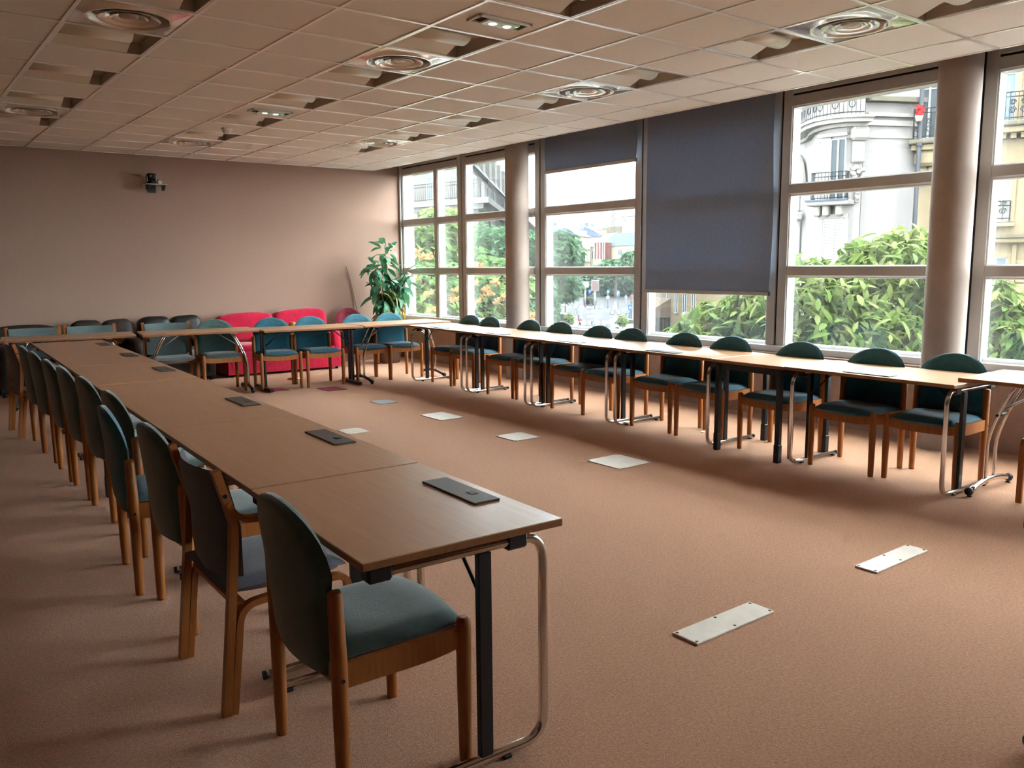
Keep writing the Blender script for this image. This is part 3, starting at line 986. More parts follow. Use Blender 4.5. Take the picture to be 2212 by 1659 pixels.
sofa('sofa', 'black leather sofa against the far wall, left of the red sofa', 2.78, 3.66, 11.25, .84, M['leather'], .44, 2, mat_seat=M['grey_cush'], skirt=False)
sofa('sofa', 'worn dark leather sofa behind the middle grey armchair', 1.98, 2.77, 11.25, .825, M['leather_w'], .42, 2, mat_seat=M['grey_cush'], skirt=False)
sofa('sofa', 'low worn grey-brown sofa at the far left', 1.10, 1.90, 11.25, .80, M['leather_w'], .42, 1, skirt=False)

# slim stand with a domed copper top between the two teal chairs
r = empty('copper_stand', (4.47, 10.62, 0)); tag(r, 'slim copper-coloured stand between the two teal chairs before the sofa', 'stand')
MB().lathe([(.10, 0), (.10, .012), (.02, .025), (.014, .05), (.014, .60)], 20).build('post', M['copper'], r)
MB().lathe([(.014, .58), (.045, .62), (.05, .66), (.03, .67), (.03, .70)], 20, caps=False).build('collar', M['copper'], r)
MB().lathe([(.055, .70), (.058, .72), (.045, .755), (.02, .772), (0, .775)], 20).build('dome', M['copper'], r)

# wall camera on its bracket
r = empty('wall_camera', (3.17, YF, 2.60)); tag(r, 'small black swivel video camera on a bracket high on the far wall', 'camera')
MB().box((0, -.012, -.04), (.10, .02, .12), .004).build('wall_plate', M['blackp'], r)
br = MB().box((.01, -.13, -.005), (.27, .22, .008), .002).build('shelf', M['steel'], r)
for sx in (-.085, .115):
    MB().prism([(-.22, -.01), (-.14, -.075), (-.10, -.075), (-.08, -.01)], sx-.012, sx+.012, Matrix(((0, 0, 1, 0), (1, 0, 0, 0), (0, 1, 0, 0), (0, 0, 0, 1)))).build('support', M['blackp'], br)
MB().lathe([(.055, 0), (.058, .012), (.045, .045), (.035, .055)], 24, (-.03, -.13, .0)).build('base', M['blackp'], r)
hd = MB().cushion((-.03, -.14, .10), (.10, .12, .085), .3, 10).build('head', M['blackp'], r)
for s in (-1, 1):
    MB().box((-.03+s*.056, -.13, .075), (.012, .05, .07), .004).build('yoke', M['steel'], hd)
MB().lathe([(.032, 0), (.034, .02), (.028, .024), (.024, .012), (0, .012)], 20, (-.045, -.195, .10), Matrix.Rotation(PI/2, 3, 'X'), caps=False).build('lens', M['blackp'], hd)
MB().box((.075, -.12, .03), (.05, .05, .05), .006).build('connector_box', M['white'], r)
MB().tube(bend([(.075, -.12, .055), (.075, -.06, .075), (.05, -.004, .02)], .02), .005, 6).build('cable', M['blackp'], r)

# potted plant in the corner
def leaf_mesh(name, L, W, droop, mat_, n=5, fold=.25):
    V = []; F = []
    for k in range(n+1):
        t = k/n
        w_ = W*math.sin(PI*min(1, t*.95+.03))**.8*(1-.25*t)
        x = L*t*(1-.15*droop*t); z = -droop*L*.5*t*t
        V += [(x, -w_/2, z+fold*w_/2), (x, 0, z), (x, w_/2, z+fold*w_/2)]
    for k in range(n):
        a = k*3
        F += [(a, a+3, a+4, a+1), (a+1, a+4, a+5, a+2)]
    b = MB(); b.add(V, F, True)
    return b.mesh(name, mat_)
pl = empty('potted_plant', (6.42, 11.50, 0)); tag(pl, 'tall leafy potted plant in the window corner, some leaves dried yellow', 'plant')
MB().lathe([(.15, 0), (.16, .01), (.20, .34), (.215, .35), (.215, .38), (.195, .38), (.185, .345)], 28, caps=True).build('pot', M['terra'], pl)
MB().lathe([(.19, .34), (0, .355)], 20, caps=False).build('soil', M['soil'], pl)
stems = [[(0, 0, .34), (.03, .02, .9), (-.02, .05, 1.4), (.02, .06, 1.86)], [(-.04, 0, .34), (-.08, -.02, .9), (-.10, .02, 1.35), (-.32, -.02, 1.62)], [(.05, -.02, .34), (.07, -.03, .8), (.16, -.05, 1.2), (.36, -.08, 1.5)], [(.02, .04, .34), (.05, .02, .7), (.10, -.04, 1.05), (.25, -.12, 1.25)], [(-.02, -.04, .34), (-.10, -.06, .6), (-.14, -.1, .95), (-.2, -.1, 1.25)]]
def spl(P, t):
    n = len(P)-1
    i = min(int(t*n), n-1); f = t*n-i
    return Vector(P[i]).lerp(Vector(P[i+1]), f)
for P in stems:
    MB().tube([spl(P, k/12) for k in range(13)], [.016-.011*k/12 for k in range(13)], 7).build('stem', M['stem'], pl)
lm = [leaf_mesh('plant_leaf', .19, .078, .9, M['leaf'], fold=.12), leaf_mesh('plant_leaf', .22, .090, 1.3, M['leaf'], fold=.12), leaf_mesh('plant_leaf', .15, .066, .5, M['leaf'], fold=.12)]
lmy = [leaf_mesh('dry_leaf', .24, .075, 1.6, M['leaf_y']), leaf_mesh('dry_leaf', .28, .085, 1.9, M['leaf_y'])]
rnd = random.Random(5)
for si, P in enumerate(stems):
    cnt = [84, 58, 40, 54, 50][si]
    for k in range(cnt):
        t = .18+.82*(k+rnd.random())/cnt
        p = spl(P, t)
        dry = (p.z < 1.15 and rnd.random() < .30)
        me = rnd.choice(lmy if dry else lm)
        az = rnd.uniform(0, 2*PI)
        el = rnd.uniform(-.9, .15) if t < .9 else rnd.uniform(.1, 1.1)
        q = p+Vector((math.cos(az), math.sin(az), 0))*rnd.uniform(0, .10)
        if q.y > .42:
            az = -abs(az)
        o = link('dry_leaf' if dry else 'leaf', me, pl, q, (rnd.uniform(-.5, .5), -el, az))
        s = rnd.uniform(.95, 1.45)
        o.scale = (s, s, s)

# dry twig leaning on the far wall
tag(MB().tube([(5.99, YF-.012, 1.50), (6.05, YF-.012, 1.30), (6.10, YF-.012, 1.08), (6.14, YF-.02, .86), (6.17, YF-.05, .45), (6.19, YF-.12, .006)], [.004, .005, .006, .006, .007, .008], 6).build('dry_twig', M['twig']), 'thin dry twig leaning against the far wall beside the plant', 'twig')

# floor access plates
def plate(x0, x1, y0, y1, mt, label, screws, z=.006):
    r = empty('floor_plate', ((x0+x1)/2, (y0+y1)/2, 0)); tag(r, label, 'floor plate', 'access plates in the carpet')
    hx, hy = (x1-x0)/2, (y1-y0)/2
    MB().span((-hx, -hy, 0), (hx, hy, z), .002).build('cover', mt, r)
    for sx, sy in screws:
        MB().lathe([(.007, z-.001), (.007, z+.0006), (.003, z+.0006)], 8, (sx*(hx-.014), sy*(hy-.014), 0)).build('screw', M['dark'], r)
c4 = [(-1, -1), (1, -1), (-1, 1), (1, 1)]
c6 = c4+[(0, -1), (0, 1)]
plate(2.478, 2.985, 2.035, 2.165, M['plate'], 'long white floor plate nearest the camera', c6, .009)
plate(3.76, 4.266, 2.0, 2.115, M['plate'], 'long white floor plate towards the window row', c6, .009)
plate(4.275, 4.61, 4.275, 4.63, M['plate'], 'nearest square white floor plate', c4)
plate(4.29, 4.565, 5.545, 5.825, M['plate'], 'second square floor plate from the camera, bright white', c4)
plate(4.325, 4.595, 6.77, 7.165, M['plate'], 'third square white floor plate from the camera', c4)
plate(3.315, 3.53, 6.73, 6.97, M['plate'], 'white floor plate half hidden behind the left table row', c4)
plate(4.335, 4.56, 8.01, 8.26, M['plate_b'], 'bluish grey floor plate in the shade', c4)
plate(4.32, 4.575, 9.28, 9.60, M['plate_r'], 'maroon floor plate under the far table, right one', c4)
plate(3.755, 4.0, 9.69, 9.94, M['plate_r'], 'maroon floor plate under the far table, left one', c4)
tag(MB().box((0, 0, .004), (.05, .03, .006), .002).build('paper_scrap', M['paper'], None, (5.82, 4.777, 0), (0, 0, .5)), 'tiny white paper scrap on the carpet by the window row', 'paper')

# ================================================================ OUTSIDE
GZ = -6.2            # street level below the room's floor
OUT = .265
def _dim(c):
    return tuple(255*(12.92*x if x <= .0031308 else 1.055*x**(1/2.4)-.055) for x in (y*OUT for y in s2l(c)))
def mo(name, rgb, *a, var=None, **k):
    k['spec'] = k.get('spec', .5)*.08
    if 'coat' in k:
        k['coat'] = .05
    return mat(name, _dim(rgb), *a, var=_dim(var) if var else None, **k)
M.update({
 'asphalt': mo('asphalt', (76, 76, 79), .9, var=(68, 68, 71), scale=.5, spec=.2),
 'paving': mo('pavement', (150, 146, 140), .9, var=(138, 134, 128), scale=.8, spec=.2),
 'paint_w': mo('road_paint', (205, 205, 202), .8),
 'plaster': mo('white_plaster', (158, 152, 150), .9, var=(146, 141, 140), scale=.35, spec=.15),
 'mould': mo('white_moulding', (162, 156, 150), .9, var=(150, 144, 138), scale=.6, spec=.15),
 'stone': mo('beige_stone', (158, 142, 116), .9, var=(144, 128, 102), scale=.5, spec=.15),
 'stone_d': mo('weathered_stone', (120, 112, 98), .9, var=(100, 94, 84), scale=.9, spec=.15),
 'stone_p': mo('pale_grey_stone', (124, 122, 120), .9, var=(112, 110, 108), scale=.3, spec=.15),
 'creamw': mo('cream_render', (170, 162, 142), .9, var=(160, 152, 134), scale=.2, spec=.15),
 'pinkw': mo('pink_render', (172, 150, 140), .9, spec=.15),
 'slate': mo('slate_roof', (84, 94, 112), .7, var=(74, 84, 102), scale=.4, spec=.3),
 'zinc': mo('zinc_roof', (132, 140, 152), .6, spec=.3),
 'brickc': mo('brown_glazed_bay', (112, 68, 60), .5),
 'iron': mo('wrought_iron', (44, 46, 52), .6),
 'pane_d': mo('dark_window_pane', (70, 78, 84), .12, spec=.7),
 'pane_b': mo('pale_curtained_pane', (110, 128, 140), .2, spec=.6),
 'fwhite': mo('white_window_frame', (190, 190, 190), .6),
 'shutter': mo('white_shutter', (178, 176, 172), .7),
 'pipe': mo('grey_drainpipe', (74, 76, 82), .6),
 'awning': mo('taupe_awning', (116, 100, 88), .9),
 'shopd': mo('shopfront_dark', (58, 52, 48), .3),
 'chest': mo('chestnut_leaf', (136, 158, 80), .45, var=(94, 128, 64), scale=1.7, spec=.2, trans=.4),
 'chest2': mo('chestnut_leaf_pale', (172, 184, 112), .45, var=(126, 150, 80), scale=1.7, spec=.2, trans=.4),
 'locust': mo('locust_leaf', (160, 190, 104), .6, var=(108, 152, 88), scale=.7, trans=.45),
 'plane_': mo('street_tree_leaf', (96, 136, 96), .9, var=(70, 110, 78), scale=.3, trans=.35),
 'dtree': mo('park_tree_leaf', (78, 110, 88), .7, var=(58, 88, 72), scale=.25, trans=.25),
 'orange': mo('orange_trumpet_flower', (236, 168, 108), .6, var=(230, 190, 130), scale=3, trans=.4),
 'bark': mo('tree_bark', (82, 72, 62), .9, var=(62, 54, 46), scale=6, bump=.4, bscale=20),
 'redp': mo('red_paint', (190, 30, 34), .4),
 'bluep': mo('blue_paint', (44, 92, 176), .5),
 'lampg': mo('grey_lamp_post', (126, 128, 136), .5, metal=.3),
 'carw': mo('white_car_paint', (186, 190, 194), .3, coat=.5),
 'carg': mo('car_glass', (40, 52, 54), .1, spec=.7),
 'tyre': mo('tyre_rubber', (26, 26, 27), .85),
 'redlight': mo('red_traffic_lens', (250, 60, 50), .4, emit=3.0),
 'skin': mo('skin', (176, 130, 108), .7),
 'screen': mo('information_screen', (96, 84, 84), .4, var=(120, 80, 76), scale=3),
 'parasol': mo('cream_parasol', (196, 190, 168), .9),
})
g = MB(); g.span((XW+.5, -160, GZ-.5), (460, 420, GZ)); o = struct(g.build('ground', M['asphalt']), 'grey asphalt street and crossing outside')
# facade of the room's own building below and above the windows, seen only from outside
g = MB(); g.span((XW+.22, YB-1, GZ), (XW+.42, YF+.6, .58)); struct(g.build('wall_outside', M['stone']), 'outer face of the building below the windows')
g = MB(); g.span((XW+.22, YB-1, 3.2), (XW+.42, YF+.6, 8.0)); struct(g.build('wall_outside_upper', M['stone']), 'outer face of the building above the windows')
def ground_at(u, v):
    d = (CF + CR*((u-1106)/CAM_F) + CU*((829.5-v)/CAM_F))
    k = (GZ-CAMH)/d.z
    return Vector((0, 0, CAMH))+d*k

class Facade:
    """vertical wall plane through two ground points, with pixel look-up and local boxes (x along, -y outward)"""
    def __init__(s, a, b, name=None, label=None, cat='building', root=None):
        s.a = Vector((a.x, a.y, 0)); s.b = Vector((b.x, b.y, 0))
        s.t = (s.b-s.a).normalized()
        s.n = Vector((s.t.y, -s.t.x, 0))
        if s.n.dot(-s.a) < 0:
            s.n = -s.n
        s.len = (s.b-s.a).length
        s.rz = math.atan2(s.t.y, s.t.x)
        s.root = root
        if root is None and name:
            s.root = empty(name, (s.a.x, s.a.y, GZ)); tag(s.root, label, cat)
    def hit(s, u, v):
        d = (CF + CR*((u-1106)/CAM_F) + CU*((829.5-v)/CAM_F))
        k = (s.a.x*s.n.x+s.a.y*s.n.y)/(d.x*s.n.x+d.y*s.n.y)
        p = d*k
        return (Vector((p.x, p.y, 0))-s.a).dot(s.t), p.z+CAMH
    def _place(s, mb, name, mt, parent, ):
        ori = s.root.location
        o = mb.build(name, mt, parent or s.root)
        base = s.root if (parent is None or parent == s.root) else None
        if base is not None:
            o.location = (s.a.x-ori.x, s.a.y-ori.y, -ori.z)
            o.rotation_euler = (0, 0, s.rz)
        return o
    def box(s, name, mt, s0, s1, z0, z1, d0, d1, parent=None, b=0):
        """span along the wall s0..s1, heights z0..z1, from d0 (in) to d1 (out)"""
        sg = -1 if s.n.dot(Vector((s.t.y, -s.t.x, 0))) > 0 else 1
        mb = MB(); mb.span((s0, sg*d0, z0), (s1, sg*d1, z1), b)
        return s._place(mb, name, mt, parent)
    def mesh(s, name, mt, mb, parent=None):
        return s._place(mb, name, mt, parent)
    def sg(s):
        return -1 if s.n.dot(Vector((s.t.y, -s.t.x, 0))) > 0 else 1
    def px(s, name, mt, u0, v0, u1, v1, d0, d1, parent=None, b=0):
        um, vm = (u0+u1)/2, (v0+v1)/2
        s0 = s.hit(u0, vm)[0]; s1 = s.hit(u1, vm)[0]
        z0 = s.hit(um, v1)[1]; z1 = s.hit(um, v0)[1]
        return s.box(name, mt, min(s0, s1), max(s0, s1), z0, z1, d0, d1, parent, b)
    def window(s, u0, v0, u1, v1, pane='pane_d', frame='fwhite', mull=1, surround=None, shut=False, trans=True):
        um, vm = (u0+u1)/2, (v0+v1)/2
        s0, s1 = sorted((s.hit(u0, vm)[0], s.hit(u1, vm)[0]))
        z0, z1 = s.hit(um, v1)[1], s.hit(um, v0)[1]
        return s.window_m(s0, s1, z0, z1, pane, frame, mull, surround, shut, trans)
    def window_m(s, s0, s1, z0, z1, pane='pane_d', frame='fwhite', mull=1, surround=None, shut=False, trans=True):
        sg = s.sg()
        f = .06*min(1, (s1-s0))
        fr = MB()
        for a, c in ((s0, s0+f), (s1-f, s1)):
            fr.span((a, sg*-.02, z0), (c, sg*.05, z1))
        fr.span((s0, sg*-.02, z0), (s1, sg*.05, z0+f)); fr.span((s0, sg*-.02, z1-f), (s1, sg*.05, z1))
        for k in range(mull):
            c = s0+(s1-s0)*(k+1)/(mull+1)
            fr.span((c-f*.8, sg*-.02, z0), (c+f*.8, sg*.06, z1))
        if trans:
            zt = z0+(z1-z0)*.72
            fr.span((s0, sg*-.02, zt-f*.4), (s1, sg*.055, zt+f*.4))
        w_ = s.mesh('window', M[frame], fr)
        p = MB()
        if shut:
            n = 22
            for k in range(n):
                za = z0+(z1-z0)*k/n
                p.span((s0+f, sg*0, za), (s1-f, sg*.04, za+(z1-z0)/n*.6))
            o = p.build('shutter', M['shutter'], w_); o['kind'] = 'stuff'
            MB().span((s0, 0, z0), (s1, sg*.01, z1)).build('shutter_board', M['shutter'], w_)
        else:
            p.span((s0, sg*-.01, z0), (s1, sg*.012, z1))
            p.build('pane', M[pane], w_)
        if surround:
            q = MB(); t = .16
            q.span((s0-t, 0, z0), (s0, sg*.09, z1+t)); q.span((s1, 0, z0), (s1+t, sg*.09, z1+t)); q.span((s0-t, 0, z1), (s1+t, sg*.11, z1+t))
            q.build('surround', M[surround], w_)
        return w_
    def railing(s, s0, s1, z0, z1, d, step=.11, scroll=False, ends=True):
        sg = s.sg()
        r = MB()
        def line(p0, p1):
            r.tube([p0, p1], .018, 4, caps=False)
        line((s0, sg*d, z1), (s1, sg*d, z1)); line((s0, sg*d, z0+.08), (s1, sg*d, z0+.08)); line((s0, sg*d, z1-.16), (s1, sg*d, z1-.16))
        n = max(2, int((s1-s0)/step))
        for k in range(n+1):
            x = s0+(s1-s0)*k/n
            r.tube([(x, sg*d, z0), (x, sg*d, z1)], .011, 4, caps=False)
        if ends:
            for x in (s0, s1):
                line((x, 0, z1), (x, sg*d, z1)); line((x, 0, z0+.08), (x, sg*d, z0+.08))
                for k in range(1, 4):
                    line((x, sg*d*k/4, z0), (x, sg*d*k/4, z1))
        if scroll:
            m = max(1, int((s1-s0)/.34))
            for k in range(m):
                cx = s0+(s1-s0)*(k+.5)/m
                for zc, rr in ((z0+.34, .13), (z0+.62, .11)):
                    pts = []
                    for q in range(15):
                        a = q/14*3.6*PI
                        pts.append((cx+rr*(1-q/20)*math.cos(a)*(1 if k % 2 else -1), sg*d, zc+rr*(1-q/20)*math.sin(a)))
                    r.tube(pts, .016, 4, caps=False)
        o = s.mesh('railing', M['iron'], r); o['kind'] = 'stuff'
        return o
def band(poly, z0, z1, out, mt, name, root, inn=.3):
    """moulding that follows a plan polyline, standing out from it"""
    P = [Vector((p.x, p.y)) for p in poly]
    N = []
    for i in range(len(P)):
        a = P[max(i-1, 0)]; b = P[min(i+1, len(P)-1)]
        t = (b-a).normalized(); n = Vector((t.y, -t.x))
        if n.dot(-P[i]) < 0:
            n = -n
        N.append(n)
    ox, oy, oz = root.location
    V = []
    for p, n in zip(P, N):
        for d, z in ((-inn, z0), (out, z0), (out, z1), (-inn, z1)):
            q = p+n*d
            V.append((q.x-ox, q.y-oy, z-oz))
    F = []
    m = len(P)
    for i in range(m-1):
        for k in range(4):
            k2 = (k+1) % 4
            F.append((i*4+k, i*4+k2, (i+1)*4+k2, (i+1)*4+k))
    F.append((3, 2, 1, 0)); F.append(tuple((m-1)*4+k for k in range(4)))
    mb = MB(); mb.add(V, F)
    return mb.build(name, mt, root)
def gp(u, d):
    p = at(u, 575, d)
    return Vector((p.x, p.y, 0))

# ---------------------------------------------------------------- curved white corner building (right window)
cb = empty('corner_building', tuple(gp(1800, 32))[:2]+(GZ,)); tag(cb, 'white plaster corner building with a rounded front and iron balconies', 'building')
curve = [(1560, 52), (1640, 43.5), (1700, 38.5), (1722, 36.6)]
bow = [(1742, 35.2), (1748, 34.0), (1760, 33.2), (1776, 32.6), (1795, 32.25), (1815, 32.05), (1838, 32.0), (1852, 32.05)]
flat_ = [(1853, 32.35), (1905, 32.55), (1968, 32.8)]
poly_b = [gp(*p) for p in bow]; poly_l = [gp(*p) for p in curve+bow[:1]]; poly_f = [gp(*p) for p in flat_]
for nm, pl_ in (('side_wall', poly_l), ('bow_wall', poly_b), ('flat_wall', poly_f)):
    band(pl_, GZ, 13.5, 0, M['plaster'], nm, cb, inn=5)
zc0 = at(1800, 283, 32.2).z; zc1 = at(1800, 268, 32.2).z
allp = poly_l+poly_b[1:]
band(allp, zc0, zc0+.12, .22, M['mould'], 'cornice', cb)
band(allp, zc0+.12, zc1, .55, M['mould'], 'balcony_slab', cb)
band(allp, zc1, zc1+.10, .66, M['mould'], 'balcony_edge', cb)
band(poly_f, zc0+.1, zc0+.30, .12, M['mould'], 'cornice', cb)
band(poly_f, zc0+.42, zc0+.55, .22, M['mould'], 'cornice', cb)
band(poly_f, zc0+.95, zc0+1.12, .40, M['stone_d'], 'cornice_cap', cb)
band(poly_f, zc0-.35, zc0-.25, .06, M['mould'], 'string_course', cb)
zs1 = at(1850, 305, 32.1).z
band(poly_b[2:], zs1, zs1+.12, .06, M['mould'], 'string_course', cb)
# continuous railing above the cornice on the bow and the side wing
Nrm = []
for i, p in enumerate(allp):
    a = allp[max(i-1, 0)]; b = allp[min(i+1, len(allp)-1)]
    t = (b-a).normalized(); n = Vector((t.y, -t.x, 0))
    Nrm.append(n if n.dot(-p) > 0 else -n)
rl = MB()
outp = [p+n*.55 for p, n in zip(allp, Nrm)]
ol = cb.location
def rel(p, z):
    return (p.x-ol.x, p.y-ol.y, z-ol.z)
for zz_ in (zc1+.2, zc1+.95, zc1+1.08):
    rl.tube([rel(p, zz_) for p in outp[:-1]], .02, 4, caps=False)
for i in range(len(outp)-2):
    n = max(2, int((outp[i+1]-outp[i]).length/.13))
    for k in range(n):
        q = outp[i].lerp(outp[i+1], k/n)
        rl.tube([rel(q, zc1+.1), rel(q, zc1+1.08)], .012, 4, caps=False)
        if k % 3 == 1:
            rl.tube([rel(q+(outp[i+1]-outp[i]).normalized()*(.11*math.cos(a)), zc1+.5+.14*math.sin(a)) for a in [PI*2*j/9 for j in range(10)]], .018, 4, caps=False)
rr_ = rl.build('railing', M['iron'], cb); rr_['kind'] = 'stuff'
# bow facet carrying the windows
fb = Facade(gp(1768, 32.5), gp(1832, 31.78), root=cb)
fbw = fb.window(1793, 300, 1826, 432, pane='pane_d', mull=1, trans=False)
fb.px('reveal', M['mould'], 1772, 293, 1793, 432, 0, .02)
q0 = fb.hit(1768, 370)[0]; q1 = fb.hit(1830, 370)[0]
zr0 = fb.hit(1800, 432)[1]
fb.px('surround', M['mould'], 1768, 289, 1832, 296, 0, .12)
fb.railing(q0-.1, q1+.1, zr0-.02, fb.hit(1800, 374)[1], .42, step=.12, scroll=True)
fb.box('balcony_slab', M['mould'], q0-.25, q1+.25, zr0-.22, zr0-.02, -.4, .55, b=.04)
fb.box('balcony_edge', M['slate'], q0-.25, q1+.25, zr0-.06, zr0-.0, .45, .62)
for ss in (q0+.1, (q0+q1)/2-.1, q1-.15):
    fb.box('corbel', M['mould'], ss-.12, ss+.12, zr0-.62, zr0-.2, -.4, .38, b=.06)
fb.window(1776, 472, 1822, 600, shut=True, mull=1, trans=False, surround='mould')
# carved ornament: console and drop of leaves
fo = Facade(gp(1836, 32.0), gp(1852, 32.03), root=cb)
ox_, oz_ = fo.hit(1855, 272)
sgn = fo.sg()
fo.box('console', M['mould'], ox_-.36, ox_+.36, oz_-.55, oz_-.05, 0, .30, b=.1)
fo.box('console', M['mould'], ox_-.25, ox_+.25, oz_-1.35, oz_-.55, 0, .16, b=.05)
orn = MB()
rn = random.Random(4)
for k in range(34):
    t = k/33
    wv = .34*math.sin(PI*min(1, t*1.25+.12))
    orn.cushion((ox_+rn.uniform(-wv, wv), sgn*rn.uniform(.06, .16), oz_-1.5-t*1.25), (.17, .14, .17), .9, 5)
fo.mesh('carved_ornament', M['mould'], orn)['kind'] = 'stuff'
# side wing with its arched loggia, lower railing
fs = Facade(gp(1640, 43.2), gp(1735, 35.3), root=cb)
ax0, az0 = fs.hit(1705, 400); ax1, _z = fs.hit(1738, 400)
zt_ = fs.hit(1722, 340)[1]
ar = MB(); sgs = fs.sg(); n = 16
hw = (ax1-ax0)/2*1.15; cxa = (ax0+ax1)/2-.2
outer = [(cxa+hw*1.12*math.cos(PI*k/n), zt_-hw+hw*1.12*math.sin(PI*k/n)) for k in range(n+1)]
inner = [(cxa+hw*.86*math.cos(PI*k/n), zt_-hw+hw*.86*math.sin(PI*k/n)) for k in range(n+1)]
for k in range(n):
    A, B, Cc, D = outer[k], outer[k+1], inner[k+1], inner[k]
    ar.add([(A[0], sgs*.14, A[1]), (B[0], sgs*.14, B[1]), (Cc[0], sgs*.14, Cc[1]), (D[0], sgs*.14, D[1]), (A[0], 0, A[1]), (B[0], 0, B[1]), (Cc[0], 0, Cc[1]), (D[0], 0, D[1])],
           [(0, 1, 2, 3), (0, 4, 5, 1), (3, 2, 6, 7)])
fs.mesh('arch', M['mould'], ar)
zb_ = fs.hit(1722, 462)[1]
fs.railing(fs.hit(1690, 440)[0], fs.hit(1733, 440)[0], zb_, fs.hit(1722, 420)[1], .4, step=.13)
fs.box('balcony_slab', M['mould'], fs.hit(1690, 440)[0]-.3, fs.hit(1733, 440)[0]+.2, zb_-.3, zb_, 0, .6, b=.05)
fs.window(1714, 480, 1726, 560, shut=True, trans=False)
# drainpipe between the two buildings
pp = gp(1970, 32.2)
pt_ = empty('drainpipe', (pp.x, pp.y, GZ)); tag(pt_, 'dark grey drainpipe between the white and the beige building', 'drainpipe')
MB().tube([(0, 0, 0), (0, 0, 17)], .085, 8).build('pipe', M['pipe'], pt_)
for zz_ in (4, 8, 12):
    MB().lathe([(.085, zz_), (.12, zz_+.02), (.12, zz_+.12), (.085, zz_+.14)], 10, caps=False).build('collar', M['pipe'], pt_)

# ---------------------------------------------------------------- beige stone building at the right
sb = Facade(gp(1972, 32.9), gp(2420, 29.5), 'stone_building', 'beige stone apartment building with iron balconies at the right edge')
sb.box('wall', M['stone'], -.1, sb.len+14, GZ, 15, -6, 0)
def balc(u0, u1, vs_, vt, parent=None, dent=True):
    s0, z0 = sb.hit(u0, vs_); s1, _ = sb.hit(u1, vs_)
    zt2 = sb.hit((u0+u1)/2, vt)[1]
    sb.railing(s0, s1, z0, zt2, .75, step=.13, scroll=True)
    sb.box('balcony_slab', M['stone_d'], s0-.15, s1+.15, z0-.20, z0-.02, 0, .9, b=.04)
    sb.box('balcony_slab', M['stone'], s0-.05, s1+.05, z0-.42, z0-.20, 0, .7, b=.03)
    if dent:
        n = int((s1-s0)/.32)
        for k in range(n):
            sb.box('dentil', M['stone'], s0+.32*k, s0+.32*k+.18, z0-.60, z0-.42, 0, .45)
    return s0, s1, z0
s0, s1, z0 = balc(1976, 2040, 306, 240, dent=False)
for ss in (s0+.35, s1-.35):
    sb.box('bracket', M['stone'], ss-.28, ss+.28, z0-1.0, z0-.42, 0, .6, b=.12)
    sb.box('bracket', M['stone'], ss-.2, ss+.2, z0-1.6, z0-1.0, 0, .34, b=.1)
sb.window(1986, 150, 2030, 300, surround='stone')
balc(2100, 2300, 272, 205)
sb.window(2118, 120, 2196, 268, pane='pane_b', mull=1, surround='stone')
sb.window(2120, 388, 2182, 480, shut=True, mull=1, trans=False, surround='stone')
a0 = sb.hit(2118, 478); a1 = sb.hit(2180, 478)
sb.railing(a0[0], a1[0], a0[1], sb.hit(2150, 436)[1], .2, step=.2, scroll=True)
sb.px('sill', M['stone'], 2110, 482, 2192, 491, 0, .35, b=.03)
sb.px('string_course', M['stone_d'], 2060, 506, 2400, 513, 0, .55)
sb.px('string_course', M['stone'], 2060, 513, 2400, 524, 0, .42, b=.04)
sb.window(2122, 556, 2172, 660, pane='pane_b', mull=1, surround='stone')
for k in range(9):
    sb.px('rustication_block', M['stone'], 2192, 560+k*27, 2300, 560+k*27+24, 0, .07, b=.02)
sb.px('pilaster', M['stone'], 2178, 528, 2188, 760, 0, .12)
fpx = gp(1966, 32.0)
fp = empty('flower_pot', (fpx.x, fpx.y, at(1966, 252, 32).z)); tag(fp, 'bright red flowers hanging by the drainpipe', 'flowers')
fm = MB(); rn = random.Random(9)
for k in range(26):
    fm.cushion((rn.uniform(-.14, .14), rn.uniform(-.1, .1), rn.uniform(-.1, .28)), (.11, .11, .10), .9, 4)
ob = fm.build('blossoms', M['redp'], fp); ob['kind'] = 'stuff'
MB().lathe([(.10, -.30), (.14, -.1)], 12).build('pot', M['terra'], fp)

# ---------------------------------------------------------------- street front seen under the long blind
sh = Facade(gp(1405, 70), gp(1560, 52), 'cafe_building', 'beige street front with a taupe cafe awning, seen under the long blind')
sh.box('wall', M['stone'], 2.2, sh.len, GZ, 12, -6, 0)
sh.box('wall', M['creamw'], .3, 2.2, GZ, 5, -5, -.2)
e0 = sh.hit(1410, 700)[0]; e1 = sh.hit(1448, 700)[0]
zt0 = sh.hit(1430, 668)[1]; zt1 = sh.hit(1430, 642)[1]
sgx = sh.sg()
aw = MB(); aw.add([(e0, sgx*1.6, zt0), (e1, sgx*1.6, zt0), (e1, 0, zt1), (e0, 0, zt1), (e0, sgx*1.6, zt0-.5), (e1, sgx*1.6, zt0-.5), (e1, 0, zt0-.5), (e0, 0, zt0-.5)],
                  [(0, 1, 2, 3), (4, 5, 1, 0), (1, 5, 6, 2), (4, 0, 3, 7)])
sh.mesh('awning', M['awning'], aw)
sh.box('shopfront', M['shopd'], e0+.05, e1-.05, GZ, zt0-.4, 0, .15)
for k in range(4):
    c_ = e0+(e1-e0)*(k+.2)/4
    sh.box('glazing_bar', M['awning'], c_, c_+.06, GZ, zt0-.4, .14, .2)
for k in range(5):
    for z_ in (-2.2, .6, 3.6):
        sh.window_m(3.2+k*2.2, 4.2+k*2.2, z_, z_+1.9, trans=False)

